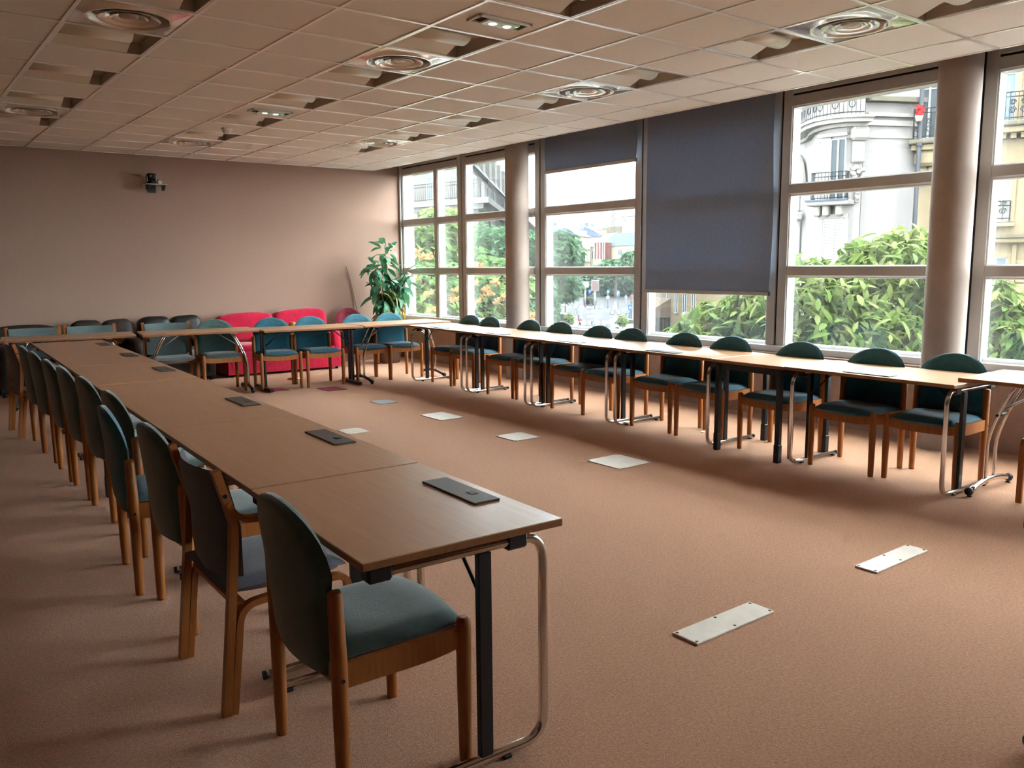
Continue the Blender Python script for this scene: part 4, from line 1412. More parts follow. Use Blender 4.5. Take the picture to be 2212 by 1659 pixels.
# ---------------------------------------------------------------- pale Haussmann building behind the left trees
hb = Facade(gp(1035, 46), gp(860, 50), 'haussmann_building', 'pale stone Haussmann building with a slate mansard behind the left trees')
h2 = Facade(gp(1035, 46), gp(1158, 118), root=hb.root)
zk = hb.hit(1000, 432)[1]
tri = [hb.a, hb.a+h2.t*h2.len, hb.a+hb.t*22]
la, lb, lc_ = (tri[1]-tri[2]).length, (tri[2]-tri[0]).length, (tri[0]-tri[1]).length
inc = (tri[0]*la+tri[1]*lb+tri[2]*lc_)/(la+lb+lc_)
area = abs((tri[1]-tri[0]).cross(tri[2]-tri[0]).z)/2
inr = 2*area/(la+lb+lc_)
def wedge(ins0, z0, ins1, z1):
    O = hb.root.location
    V = []
    for ins, z in ((ins0, z0), (ins1, z1)):
        for p_ in tri:
            w_ = inc+(p_-inc)*(1-ins/inr)
            V.append((w_.x-O.x, w_.y-O.y, z-O.z))
    return MB().add(V, [(0, 1, 4, 3), (1, 2, 5, 4), (2, 0, 3, 5), (3, 4, 5), (2, 1, 0)])
wedge(0, GZ, 0, zk-.02).build('wall', M['stone_p'], hb.root)
wedge(1.2, zk, 1.2, zk+2.6).build('attic_wall', M['stone_p'], hb.root)
wedge(.9, zk+2.5, 3.2, zk+6.4).build('mansard_roof', M['slate'], hb.root)
wedge(3.2, zk+6.4, inr-.3, zk+7.4).build('roof_cap', M['zinc'], hb.root)
wedge(-.7, zk-.3, -.7, zk).build('cornice', M['stone_p'], hb.root)
wedge(-.35, zk-.55, -.35, zk-.3).build('cornice', M['stone_p'], hb.root)
for k in range(20):
    hb.box('dentil', M['stone_p'], .2+k*.6, .5+k*.6, zk-.85, zk-.55, 0, .3)
hb.railing(-.4, 14, zk, zk+.95, .6, step=.16, ends=False)
h2.railing(-.4, h2.len, zk, zk+.95, .6, step=.35, ends=False)
for k in range(5):
    s_ = 1.4+k*2.5
    hb.window_m(s_, s_+1.1, zk+.2, zk+2.1, pane='pane_b').location += Vector((-hb.n.x*1.15, -hb.n.y*1.15, 0))
    hb.window_m(s_, s_+1.1, zk-3.4, zk-1.2, surround='stone_p')
    hb.window_m(s_, s_+1.1, zk-6.8, zk-4.6, surround='stone_p')
    hb.box('dormer', M['stone_p'], s_, s_+1.3, zk+2.6, zk+4.6, -2.6, -1.0)
for k in range(14):
    s_ = 3.0+k*4.6
    h2.window_m(s_, s_+1.4, zk+.2, zk+2.1, pane='pane_b').location += Vector((-h2.n.x*1.15, -h2.n.y*1.15, 0))
    h2.window_m(s_, s_+1.4, zk-3.6, zk-1.3, surround='stone_p')
    h2.window_m(s_, s_+1.4, zk-7.0, zk-4.7)
    h2.box('dormer', M['stone_p'], s_, s_+1.6, zk+2.6, zk+4.8, -2.8, -1.0)
    h2.box('pilaster', M['stone_p'], s_-1.7, s_-1.2, zk-8, zk-.5, 0, .18)
for k in range(3):
    h2.box('chimney', M['stone_d'], 12+k*18, 14+k*18, zk+5, zk+9.2, -4.6, -3.4)

# ---------------------------------------------------------------- distant houses beyond the crossing
def house(name, label, ua, da, ub, db, vtop, wall, roof=None, vroof=None, back=12, rootname=None):
    f = Facade(gp(ua, da*1.5), gp(ub, db*1.5), name, label)
    zt = f.hit((ua+ub)/2, vtop)[1]
    f.box('wall', M[wall], 0, f.len, GZ, zt, -back, 0)
    if roof:
        zr = f.hit((ua+ub)/2, vroof)[1]
        s_ = f.sg(); b = MB(); Lq = f.len; dp = min(back/2, 4)
        b.add([(-.3, s_*.3, zt), (Lq+.3, s_*.3, zt), (Lq-.8, -s_*dp, zr), (.8, -s_*dp, zr), (-.3, -s_*back, zt), (Lq+.3, -s_*back, zt)], [(0, 1, 2, 3), (1, 5, 2), (0, 3, 4), (3, 2, 5, 4)])
        f.mesh('roof', M[roof], b)
    return f
h1 = house('cream_house', 'cream house with two rows of narrow windows beyond the crossing', 1249, 150, 1276, 158, 512, 'creamw', 'slate', 492)
for r0, r1 in ((520, 536), (545, 563)):
    for u in (1252, 1258, 1264, 1270):
        h1.window(u, r0, u+3.2, r1, mull=0, trans=False)
h1.px('string_course', M['creamw'], 1249, 537, 1276, 539, 0, .3)
h1.px('string_course', M['creamw'], 1249, 564, 1276, 566, 0, .3)
h0 = house('mansard_house', 'house with a slate mansard and white dormers beyond the crossing', 1190, 165, 1249, 160, 512, 'creamw', 'slate', 490)
for u in (1219, 1236, 1262):
    f_ = h0 if u < 1249 else h1
    f_.px('dormer', M['fwhite'], u-4, 499, u+4, 511, -2.5, .2)
    f_.px('dormer_pane', M['pane_d'], u-2, 501.5, u+2, 510, .1, .25)
h2b = house('side_house', 'pale gabled house side with chimneys', 1275, 152, 1301, 146, 532, 'creamw', 'zinc', 504)
for u in (1279, 1285, 1291):
    h2b.window(u, 542, u+2.6, 560, mull=0, trans=False)
h2b.px('chimney', M['stone_d'], 1281, 490, 1297, 506, -6, -4)
h3 = house('slate_roof_house', 'long cream house with a big slate roof beyond the crossing', 1299, 140, 1384, 134, 531, 'creamw', 'slate', 502)
for u in (1335, 1353, 1371):
    h3.window(u, 538, u+9, 552, pane='pane_d', mull=1)
h3.px('glazed_bay', M['brickc'], 1298, 524, 1321, 560, 0, 2.5)
for u in (1298, 1304, 1310, 1316, 1320):
    h3.px('bay_mullion', M['fwhite'], u, 523, u+1, 560, 2.4, 2.65)
h3.px('bay_cap', M['fwhite'], 1297, 522, 1322, 524, 0, 2.8)
h4 = house('pink_tower_house', 'tall pale pink house at the right of the skyline', 1340, 190, 1400, 182, 466, 'pinkw', 'zinc', 452)
for u in (1343, 1349):
    for v_ in (472, 488):
        h4.window(u, v_, u+3, v_+8, mull=0, trans=False)
h5 = house('skyline_house', 'pale distant roofline with chimneys on the left of the skyline', 1192, 230, 1225, 235, 492, 'creamw', 'zinc', 480)
h5.px('chimney', M['slate'], 1199, 480, 1207, 496, -3, -1)
h6 = house('skyline_house', 'distant zinc-roofed house in the middle of the skyline', 1238, 215, 1300, 222, 496, 'pinkw', 'zinc', 484)
for u, w_, v_ in ((1264, 8, 474), (1246, 4, 480), (1279, 5, 480), (1290, 3, 482)):
    h6.px('chimney', M['zinc'], u, v_, u+w_, 494, -4, -2)
h7 = house('skyline_house', 'distant blue-grey roofs before the church spire', 1298, 225, 1340, 222, 494, 'creamw', 'slate', 486)
sp = gp(1324, 440)
spire = empty('church_spire', (sp.x, sp.y, GZ)); tag(spire, 'faint pale church spire on the skyline', 'church')
hs = at(1324, 452, 440).z-GZ
MB().lathe([(3.2, 0), (3.2, hs*.62), (2.6, hs*.66), (1.2, hs*.9), (0, hs*1.04)], 8, smooth=False).build('tower', M['stone_p'], spire)
MB().span((-9, -4, 0), (-3, 4, hs*.66)).build('nave', M['stone_p'], spire)

# ---------------------------------------------------------------- trees
def leafpts(kind):
    if kind == 'broad':      # drooping pointed-oval chestnut leaflet
        V = []; F = []
        n = 4
        for k in range(n+1):
            t = k/n
            w_ = .5*math.sin(PI*min(1, .08+t*.92))**.75*(.7+.6*t if t < .7 else 1.1-.1*t)*.62
            V += [(t, -w_/2, -.25*t*t+.10*w_), (t, 0, -.25*t*t), (t, w_/2, -.25*t*t+.10*w_)]
        for k in range(n):
            a = k*3
            F += [(a, a+3, a+4, a+1), (a+1, a+4, a+5, a+2)]
        return V, F
    V = [(0, 0, 0), (.5, -.28, .05), (1, 0, -.1), (.5, .28, .05)]
    return V, [(0, 1, 2, 3)]
def crown(name, label, base, blobs, n, size, mt, kind='broad', nobj=0, trunk_r=.15, seed=1, mts=None, branches=10, face=.0, group='trees outside'):
    """tree: trunk, branches, foliage; blobs = [(centre, (rx, ry, rz))] in world space"""
    rn = random.Random(seed)
    root = empty(name, base); tag(root, label, 'tree', group)
    B = Vector(base)
    top = sum((Vector(c) for c, r_ in blobs), Vector())/len(blobs)
    tk = MB().tube([(0, 0, 0), ((top-B).x*.3, (top-B).y*.3, (top-B).z*.4), ((top-B).x*.9, (top-B).y*.9, (top-B).z*.95)], [trunk_r, trunk_r*.75, trunk_r*.35], 8)
    tr = tk.build('trunk', M['bark'], root)
    for k in range(branches):
        c, r_ = blobs[k % len(blobs)]
        a = Vector(((top-B).x*.5, (top-B).y*.5, (top-B).z*rn.uniform(.45, .8)))
        e = Vector(c)-B+Vector((rn.uniform(-.8, .8)*r_[0], rn.uniform(-.8, .8)*r_[1], rn.uniform(-.5, .8)*r_[2]))
        m_ = a.lerp(e, .5)+Vector((0, 0, rn.uniform(-.1, .2)*(e-a).length))
        MB().tube([a, m_, e], [trunk_r*.35, trunk_r*.2, trunk_r*.07], 5).build('branch', M['bark'], root)
    V0, F0 = leafpts(kind)
    tot = sum(r_[0]*r_[1]*r_[2] for c, r_ in blobs)**.0
    vol = [r_[0]*r_[2]+r_[1]*r_[2] for c, r_ in blobs]
    sv = sum(vol)
    fol = MB(); leaves = []
    for (c, r_), vv in zip(blobs, vol):
        for k in range(int(n*vv/sv)):
            while True:
                p = Vector((rn.uniform(-1, 1), rn.uniform(-1, 1), rn.uniform(-1, 1)))
                if .15 < p.length < 1:
                    break
            p = p.normalized()*p.length**.55
            nb = 1+.25*noise.noise(Vector((p.x*2.3+seed, p.y*2.3, p.z*2.3)))
            q = Vector((p.x*r_[0], p.y*r_[1], p.z*r_[2]))*nb+Vector(c)-B
            az = rn.uniform(0, 2*PI); el = rn.uniform(-.2, 1.0)
            sc = size*rn.uniform(.65, 1.2)
            rot = (rn.uniform(-.5, .5), el, az)
            leaves.append((q, rot, sc))
    if nobj:
        eye = Vector((0, 0, CAMH))-B
        leaves.sort(key=lambda l: (l[0]-eye).length)
    mesh_l = []
    for m_ in (mts or [mt]):
        b = MB(); b.add(V0, F0, True); mesh_l.append(b.mesh('leaf', m_))
    from mathutils import Euler
    fols = [MB() for _ in (mts or [mt])]
    for k, (q, rot, sc) in enumerate(leaves):
        if k < nobj:
            o = link('leaf', rn.choice(mesh_l), root, q, rot); o.scale = (sc, sc, sc)
        else:
            Rm = Euler(rot).to_matrix()
            rn.choice(fols).add([q+Rm @ (Vector(p)*sc) for p in V0], F0, True)
    for fmb, m_ in zip(fols, mts or [mt]):
        o = fmb.build('foliage', m_, root); o['kind'] = 'stuff'
    return root
def A(u, v, d):
    return tuple(at(u, v, d))
def rb(u, v, d, ru, rv, rd):
    """blob centred at a pixel and depth; radii given in pixels and metres"""
    c = at(u, v, d)
    k = d/CAM_F
    return (tuple(c), (max(ru*k, .1)*.75+rd*.25, max(ru*k, .1)*.75+rd*.25, rv*k))
# horse chestnut close to the right windows
cg = gp(1840, 13.5)
crown('chestnut_tree', 'leafy horse chestnut right outside the window with the curved building', (cg.x, cg.y, GZ),
      [rb(1780, 690, 13.0, 130, 110, 1.2), rb(1930, 650, 13.2, 110, 130, 1.2), rb(1850, 760, 12.6, 150, 110, 1.2), rb(1960, 560, 13.6, 60, 75, .8), rb(1760, 590, 13.6, 70, 42, .7), rb(1890, 550, 13.6, 70, 45, .7), rb(2000, 720, 13.0, 80, 110, 1.0)],
      6200, .27, M['chest'], nobj=300, trunk_r=.2, seed=3, mts=[M['chest'], M['chest2']], branches=16)
cg = gp(1570, 14.5)
crown('chestnut_tree', 'horse chestnut foliage below the long blue blind', (cg.x, cg.y, GZ),
      [rb(1560, 720, 14.2, 85, 70, 1.0), rb(1630, 690, 14.0, 70, 75, 1.0), rb(1490, 745, 14.6, 55, 50, .8)], 2600, .27, M['chest'], nobj=160, trunk_r=.16, seed=5, mts=[M['chest'], M['chest2']], branches=8)
cg = gp(2170, 12.5)
crown('chestnut_tree', 'horse chestnut branch at the right edge window', (cg.x, cg.y, GZ),
      [rb(2150, 660, 12.4, 45, 60, .8), rb(2190, 740, 12.0, 70, 60, .9), rb(2130, 740, 12.4, 45, 60, .8), rb(2180, 655, 12.6, 35, 18, .4), rb(2260, 700, 12.2, 60, 60, .8)], 2200, .26, M['chest'], nobj=140, trunk_r=.16, seed=8, mts=[M['chest'], M['chest2']], branches=8)
# locust with orange trumpet flowers behind the corner window
cg = gp(930, 19)
lt = crown('locust_tree', 'light green locust tree with orange trumpet flowers behind the corner window', (cg.x, cg.y, GZ),
      [rb(930, 640, 18.5, 75, 80, 1.2), rb(1030, 650, 19, 75, 70, 1.2), rb(900, 540, 19, 60, 70, 1), rb(960, 500, 20, 55, 55, 1), rb(1080, 620, 19.5, 60, 70, 1), rb(990, 580, 20, 60, 60, 1)], 11000, .22, M['locust'], kind='small', trunk_r=.16, seed=13, branches=12)
rn = random.Random(21)
fl_me = []
for sd in range(3):
    b = MB(); r2 = random.Random(sd)
    for k in range(16):
        a = r2.uniform(0, 2*PI); e = r2.uniform(-.3, .6)
        d_ = Vector((math.cos(a)*math.cos(e), math.sin(a)*math.cos(e), math.sin(e)))
        b.tube([d_*.03, d_*.13, d_*.19], [.012, .025, .045], 5, caps=False)
    fl_me.append(b.mesh('flower_cluster', M['orange']))
B = lt.location
for (u, v) in [(905, 545), (918, 560), (925, 555), (908, 615), (900, 640), (928, 633), (915, 660), (930, 670), (980, 628), (972, 645), (985, 650), (990, 585), (1035, 575), (1045, 585), (1050, 622), (1040, 640), (1060, 632), (1075, 650), (1085, 640), (1030, 655), (1000, 600), (1110, 600), (1145, 690), (1148, 680), (920, 690), (890, 600), (898, 670), (960, 672), (1068, 612), (1022, 612)]:
    p = at(u+rn.uniform(-3, 3), v+rn.uniform(-3, 3), 17.6+rn.uniform(-.6, .6))
    o = link('flower_cluster', rn.choice(fl_me), lt, p-B, (rn.uniform(-.6, .6), rn.uniform(-.6, .6), rn.uniform(0, 6)))
    s_ = rn.uniform(.38, .66); o.scale = (s_, s_, s_)
cg = gp(1060, 34)
crown('street_tree', 'dense green street tree behind the far column', (cg.x, cg.y, GZ), [rb(1065, 560, 33, 60, 75, 2), rb(1130, 560, 34, 60, 70, 2), rb(1140, 640, 34, 60, 70, 2), rb(1010, 600, 33, 60, 70, 2)], 7000, .34, M['plane_'], kind='small', trunk_r=.25, seed=17, branches=8)
cg = gp(1200, 78)
crown('street_tree', 'big green tree at the left of the crossing', (cg.x, cg.y, GZ), [rb(1190, 545, 76, 48, 52, 4), rb(1225, 550, 80, 26, 34, 3), rb(1215, 620, 84, 34, 30, 3)], 5200, .7, M['plane_'], kind='small', trunk_r=.4, seed=19, branches=8)
cg = gp(1330, 188)
crown('street_tree', 'row of low green trees before the slate-roofed house', (cg.x, cg.y, GZ), [rb(1330, 575, 188, 36, 16, 5), rb(1362, 568, 188, 18, 26, 4), rb(1300, 582, 190, 22, 10, 4)], 4200, 1.2, M['plane_'], kind='small', trunk_r=.4, seed=23, branches=6)
for k, (u, v, d, ru, rv, lab) in enumerate([(1245, 612, 203, 40, 20, 'dark park tree left of the information panel'), (1300, 615, 201, 36, 22, 'dark park tree behind the information panel'), (1345, 612, 200, 40, 24, 'dark park tree at the right of the crossing'), (1385, 610, 198, 30, 24, 'dark park tree at the far right of the crossing')]):
    cg = gp(u, d)
    crown('park_tree', lab, (cg.x, cg.y, GZ), [rb(u, v, d, ru, rv, 5)], 3000, 1.3, M['dtree'], kind='small', trunk_r=.35, seed=31+k, branches=4, group='trees beyond the crossing')
def shrub(u, v, d, ru, rv, lab, mt, sd):
    c = at(u, v, d)
    crown('shrub', lab, (c.x, c.y, GZ), [rb(u, v, d, ru, rv, .6)], 700, .35, M[mt], kind='small', trunk_r=.06, seed=sd, branches=4, group='shrubs by the crossing')
shrub(1229, 690, 92, 8, 14, 'yellow-green shrub beside the traffic light', 'chest2', 41)
shrub(1345, 692, 92, 10, 12, 'green shrub below the blue parking sign', 'locust', 42)
shrub(1060, 682, 22, 34, 16, 'pale leafy shrub below the street lamp', 'chest2', 43)

# ---------------------------------------------------------------- crossing: lamp, signs, vehicles, people
p = ground_at(1057, 900); lp = gp(1057, 24)
r = empty('street_lamp', (lp.x, lp.y, GZ)); tag(r, 'grey street lamp with a swan-neck arm seen beside the far column', 'street lamp')
zt = at(1057, 628, 24).z-GZ
MB().tube([(0, 0, 0), (0, 0, zt)], [.09, .065], 10).build('pole', M['lampg'], r)
MB().lathe([(.1, zt-.02), (.12, zt+.06), (.04, zt+.12)], 12).build('pole_cap', M['lampg'], r)
arm_dir = Vector((CR.x, CR.y, 0)).normalized()
za = at(1057, 674, 24).z-GZ
MB().tube([arm_dir*t_+Vector((0, 0, za+.42*(t_/.6)**2*.7)) for t_ in [0, .1, .2, .3, .42, .55, .68]], [.05, .05, .055, .06, .06, .05, .04], 8).build('arm', M['lampg'], r)
MB().box((0, 0, za), (.16, .16, .25), .03).build('bracket', M['lampg'], r)
# zebra stripes
cw = empty('crosswalk', tuple(ground_at(1290, 698))); tag(cw, 'white zebra crossing in the foreground of the junction', 'crosswalk')
for k in range(7):
    a = ground_at(1240+k*15.4, 701); b = ground_at(1249+k*15.4, 701); c_ = ground_at(1249+k*15.4, 693); d_ = ground_at(1240+k*15.4, 693)
    o = MB(); B0 = cw.location
    V = [(*(q-B0).xy, z) for z in (0, .012) for q in (a, b, c_, d_)]
    o.add(V, [(4, 5, 6, 7), (0, 1, 5, 4), (1, 2, 6, 5), (2, 3, 7, 6), (3, 0, 4, 7)]).build('stripe', M['paint_w'], cw)
cw = empty('crosswalk', tuple(ground_at(1260, 664))); tag(cw, 'farther white zebra crossing beyond the cyclists', 'crosswalk')
for k in range(6):
    u = 1226+k*14
    a = ground_at(u, 665.5); b = ground_at(u+7, 665.5); c_ = ground_at(u+7, 662); d_ = ground_at(u, 662)
    o = MB(); B0 = cw.location
    V = [(*(q-B0).xy, z) for z in (0, .012) for q in (a, b, c_, d_)]
    o.add(V, [(4, 5, 6, 7), (0, 1, 5, 4), (1, 2, 6, 5), (2, 3, 7, 6), (3, 0, 4, 7)]).build('stripe', M['paint_w'], cw)
def dist_for(v, u=1270):
    g_ = ground_at(u, v)
    return g_
face = math.atan2(-CR.x, CR.y)      # rotation that turns local +X along the picture's right
rzv = math.atan2(CR.y, CR.x)
def traffic(u, vfoot, vtop, label):
    g_ = ground_at(u, vfoot)
    d = (g_-Vector((0, 0, CAMH))).dot(CF)
    h = at(u, vtop, d).z-GZ
    r = empty('traffic_light', tuple(g_), rzv); tag(r, label, 'traffic light')
    MB().tube([(0, 0, 0), (0, 0, h)], .07, 8).build('pole', M['pipe'], r)
    b = MB().box((0, -.12, h-.5), (.36, .22, 1.1), .05).build('signal_head', M['blackp'], r)
    MB().lathe([(.15, 0), (.12, .05), (0, .07)], 14, (0, -.23, h-.18), Matrix.Rotation(PI/2, 3, 'X')).build('red_lens', M['redlight'], b)
    for k in (1, 2):
        MB().lathe([(.12, 0), (.1, .03), (0, .04)], 12, (0, -.23, h-.18-.33*k), Matrix.Rotation(PI/2, 3, 'X')).build('dark_lens', M['dark'], b)
traffic(1221, 690, 634, 'traffic light showing red at the left of the crossing')
traffic(1364, 690, 638, 'traffic light showing red at the right of the crossing')
def text_mesh(body, size, mt, parent, loc, rot):
    cu = bpy.data.curves.new('sign_text', 'FONT'); cu.body = body; cu.size = size; cu.align_x = 'CENTER'; cu.align_y = 'CENTER'; cu.extrude = .01
    o = bpy.data.objects.new('lettering', cu); COL.objects.link(o)
    o.data.materials.append(mt); o.parent = parent; o.location = loc; o.rotation_euler = rot
    dg = bpy.context.evaluated_depsgraph_get()
    me = bpy.data.meshes.new_from_object(o.evaluated_get(dg))
    bpy.data.objects.remove(o)
    me.materials.clear(); me.materials.append(mt)
    return link('lettering', me, parent, loc, rot)
def sign(u, v0, v1, vfoot, label, letter=None, wpx=9, mt='bluep'):
    g_ = ground_at(u, vfoot)
    d = (g_-Vector((0, 0, CAMH))).dot(CF)
    z1_, z0_ = at(u, v0, d).z-GZ, at(u, v1, d).z-GZ
    w_ = wpx*d/CAM_F
    r = empty('road_sign', tuple(g_), rzv); tag(r, label, 'road sign')
    MB().tube([(0, 0, 0), (0, 0, z1_)], .05, 6).build('pole', M['pipe'], r)
    b = MB().box((0, -.08, (z0_+z1_)/2), (w_, .04, z1_-z0_), .01).build('panel', M[mt], r)
    if letter:
        text_mesh(letter, (z1_-z0_)*.85, M['paint_w'], b, (0, -.105, (z0_+z1_)/2), (PI/2, 0, 0))
sign(1355, 676, 689, 704, 'blue parking sign with a white P above the shrub', 'P')
sign(1361, 658, 670, 695, 'blue pedestrian sign beside the right traffic light', 'A')
sign(1335, 628, 640, 668, 'blue parking sign farther back, right of the trees', 'P', 6)
sign(1313, 626, 634, 666, 'blue triangular-marked sign before the park trees', 'A', 6)
sign(1274, 626, 633, 664, 'small blue sign before the information panel', 'P', 6)
g_ = ground_at(1285, 666); d = (g_-Vector((0, 0, CAMH))).dot(CF)
r = empty('information_panel', tuple(g_), rzv); tag(r, 'framed rectangular information panel on a post across the crossing', 'panel')
z1_, z0_ = at(1285, 605, d).z-GZ, at(1285, 629, d).z-GZ
w_ = 16*d/CAM_F
MB().tube([(0, 0, 0), (0, 0, z0_)], .16, 8).build('post', M['lampg'], r)
MB().box((0, 0, (z0_+z1_)/2), (w_, .3, z1_-z0_), .05).build('frame', M['lampg'], r)
MB().box((0, -.16, (z0_+z1_)/2), (w_*.8, .02, (z1_-z0_)*.84)).build('screen', M['screen'], r)
g_ = ground_at(1264, 663)
r = empty('billboard', tuple(g_), rzv); tag(r, 'plain pale panel left of the information panel', 'panel')
MB().tube([(0, 0, 0), (0, 0, 3)], .12, 8).build('post', M['lampg'], r)
d = (g_-Vector((0, 0, CAMH))).dot(CF)
za, zb2 = at(1264, 608, d).z-GZ, at(1264, 621, d).z-GZ
MB().box((0, 0, (za+zb2)/2), (15*d/CAM_F, .3, za-zb2), .05).build('panel', M['paint_w'], r)
MB().tube([(0, 0, 3), (0, 0, zb2)], .12, 8).build('post', M['lampg'], r)

def wheel(mb, c, R_, w_=.05, n=20):
    mb.lathe([(R_-.05, -w_/2), (R_, -w_/3), (R_, w_/3), (R_-.05, w_/2), (R_-.05, -w_/2)], n, c, Matrix.Rotation(PI/2, 3, 'X'), caps=False)
def bicycle(loc, rz, label):
    r = empty('bicycle', loc, rz); tag(r, label, 'bicycle')
    for x in (-.52, .52):
        b = MB(); wheel(b, (x, 0, .34), .34); 
        w0 = b.build('wheel', M['tyre'], r)
        sp_ = MB()
        for k in range(8):
            a = PI*k/8
            sp_.tube([(x-.3*math.cos(a), 0, .34-.3*math.sin(a)), (x+.3*math.cos(a), 0, .34+.3*math.sin(a))], .006, 4, caps=False)
        o = sp_.build('spokes', M['steel'], w0); o['kind'] = 'stuff'
    f = MB()
    for a, b_ in (((-.52, 0, .34), (-.1, 0, .32)), ((-.1, 0, .32), (-.2, 0, .9)), ((-.18, 0, .8), (.36, 0, .85)), ((-.1, 0, .32), (.38, 0, .75)), ((.52, 0, .34), (.34, 0, .95)), ((-.52, 0, .34), (-.18, 0, .78))):
        f.tube([a, b_], .022, 6)
    f.build('frame', M['blackm'], r)
    MB().tube([(.33, -.28, 1.0), (.34, 0, .98), (.33, .28, 1.0)], .016, 6).build('handlebar', M['blackm'], r)
    MB().cushion((-.22, 0, .93), (.26, .15, .07), .6, 6).build('saddle', M['blackp'], r)
    return r
def person(name, label, loc, rz, J, mt_rgb):
    """one continuous skinned body; J = joints: list of (name, parent, (x,y,z), radius)"""
    idx = {j[0]: i for i, j in enumerate(J)}
    me = bpy.data.meshes.new('person')
    me.from_pydata([j[2] for j in J], [(i, idx[j[1]]) for i, j in enumerate(J) if j[1]], [])
    o = link(name, me, None, loc, (0, 0, rz))
    sk = o.modifiers.new('skin', 'SKIN')
    sk.use_smooth_shade = True
    lay = me.skin_vertices[0].data if len(me.skin_vertices) else None
    if lay is None:
        bpy.context.view_layer.objects.active = o
        lay = me.skin_vertices[0].data
    for i, j in enumerate(J):
        rr = j[3] if isinstance(j[3], tuple) else (j[3], j[3])
        lay[i].radius = rr
        lay[i].use_root = (i == 0)
    sb_ = o.modifiers.new('subdivision', 'SUBSURF'); sb_.levels = 1; sb_.render_levels = 1
    m = bpy.data.materials.new('clothed_person'); m.use_nodes = True
    nt = m.node_tree; p = nt.nodes['Principled BSDF']; p.inputs['Roughness'].default_value = .8
    tc = nt.nodes.new('ShaderNodeTexCoord'); sx = nt.nodes.new('ShaderNodeSeparateXYZ'); rp = nt.nodes.new('ShaderNodeValToRGB'); rp.color_ramp.interpolation = 'CONSTANT'
    dv = nt.nodes.new('ShaderNodeMath'); dv.operation = 'DIVIDE'; dv.inputs[1].default_value = 2.0
    nt.links.new(tc.outputs['Object'], sx.inputs[0]); nt.links.new(sx.outputs['Z'], dv.inputs[0]); nt.links.new(dv.outputs[0], rp.inputs[0]); nt.links.new(rp.outputs[0], p.inputs['Base Color'])
    els = rp.color_ramp.elements
    els[0].position = 0; els[0].color = (*s2l(mt_rgb[0][1]), 1)
    els[1].position = mt_rgb[1][0]/2; els[1].color = (*s2l(mt_rgb[1][1]), 1)
    for z, c in mt_rgb[2:]:
        e = els.new(z/2); e.color = (*s2l(c), 1)
    me.materials.append(m)
    tag(o, label, 'person')
    return o
def walker(hgt=1.72, lean=0, stride=.22):
    k = hgt/1.72
    J = [('pelvis', None, (0, 0, .93), (.15, .11)), ('chest', 'pelvis', (lean*.5, 0, 1.22), (.17, .12)), ('neck', 'chest', (lean*.8, 0, 1.46), .07), ('chin', 'neck', (lean*.9+.02, 0, 1.53), .075), ('head', 'chin', (lean+.01, 0, 1.63), .10), ('crown', 'head', (lean, 0, 1.70), .07)]
    for s in (-1, 1):
        n = 'l' if s < 0 else 'r'
        J += [('hip'+n, 'pelvis', (0, s*.1, .86), .10), ('knee'+n, 'hip'+n, (s*stride*.6, s*.1, .48), .07), ('ankle'+n, 'knee'+n, (s*stride, s*.1, .08), .045), ('toe'+n, 'ankle'+n, (s*stride+.16, s*.1, .04), .04)]
        J += [('sh'+n, 'chest', (lean*.7, s*.19, 1.40), .075), ('el'+n, 'sh'+n, (lean*.4-s*.06, s*.25, 1.12), .05), ('wr'+n, 'el'+n, (lean*.5-s*.12+.08, s*.25, .88), .035), ('hand'+n, 'wr'+n, (lean*.5-s*.12+.1, s*.25, .80), .035)]
    return [(a, b, (c[0]*k, c[1]*k, c[2]*k), r_) for a, b, c, r_ in J]
def rider(seat=.98, lean=.28, hand=(.36, .24, 1.02), foot=.12, fx=.02):
    J = [('pelvis', None, (-.2, 0, seat+.06), (.15, .11)), ('chest', 'pelvis', (-.2+lean*.6, 0, seat+.36), (.17, .12)), ('neck', 'chest', (-.2+lean, 0, seat+.60), .07), ('chin', 'neck', (-.17+lean, 0, seat+.67), .08), ('head', 'chin', (-.17+lean, 0, seat+.78), .105), ('crown', 'head', (-.18+lean, 0, seat+.86), .075)]
    for s in (-1, 1):
        n = 'l' if s < 0 else 'r'
        up = .18*(1 if s > 0 else -1)
        J += [('hip'+n, 'pelvis', (-.16, s*.1, seat), .10), ('knee'+n, 'hip'+n, (.2, s*.12, seat-.28+up*.5), .07), ('ankle'+n, 'knee'+n, (fx, s*.11, foot+.13+up*.5+.1), .045), ('toe'+n, 'ankle'+n, (fx+.16, s*.11, foot+.08+up*.5+.1), .04)]
        J += [('sh'+n, 'chest', (-.2+lean*.9, s*.18, seat+.52), .075), ('el'+n, 'sh'+n, (.05+lean*.3, s*.24, seat+.26), .05), ('wr'+n, 'el'+n, (hand[0]-.06, s*hand[1], hand[2]), .035), ('hand'+n, 'wr'+n, (hand[0], s*hand[1], hand[2]+.01), .035)]
    return J
gA = ground_at(1245, 680)
bicycle(tuple(gA), rzv+1.2, 'bicycle ridden away from the camera on the crossing')
person('person', 'cyclist with a dark top riding away across the junction', tuple(gA), rzv+1.2, rider(), [(0, (60, 62, 70)), (.95, (52, 56, 66)), (1.58, (170, 128, 108))])
gB = ground_at(1330, 680)
bicycle(tuple(gB), rzv+PI, 'bicycle seen side-on at the right of the crossing')
person('person', 'cyclist in a pale top seen side-on at the right of the crossing', tuple(gB), rzv+PI, rider(), [(0, (70, 74, 84)), (.95, (205, 206, 196)), (1.58, (90, 74, 66))])
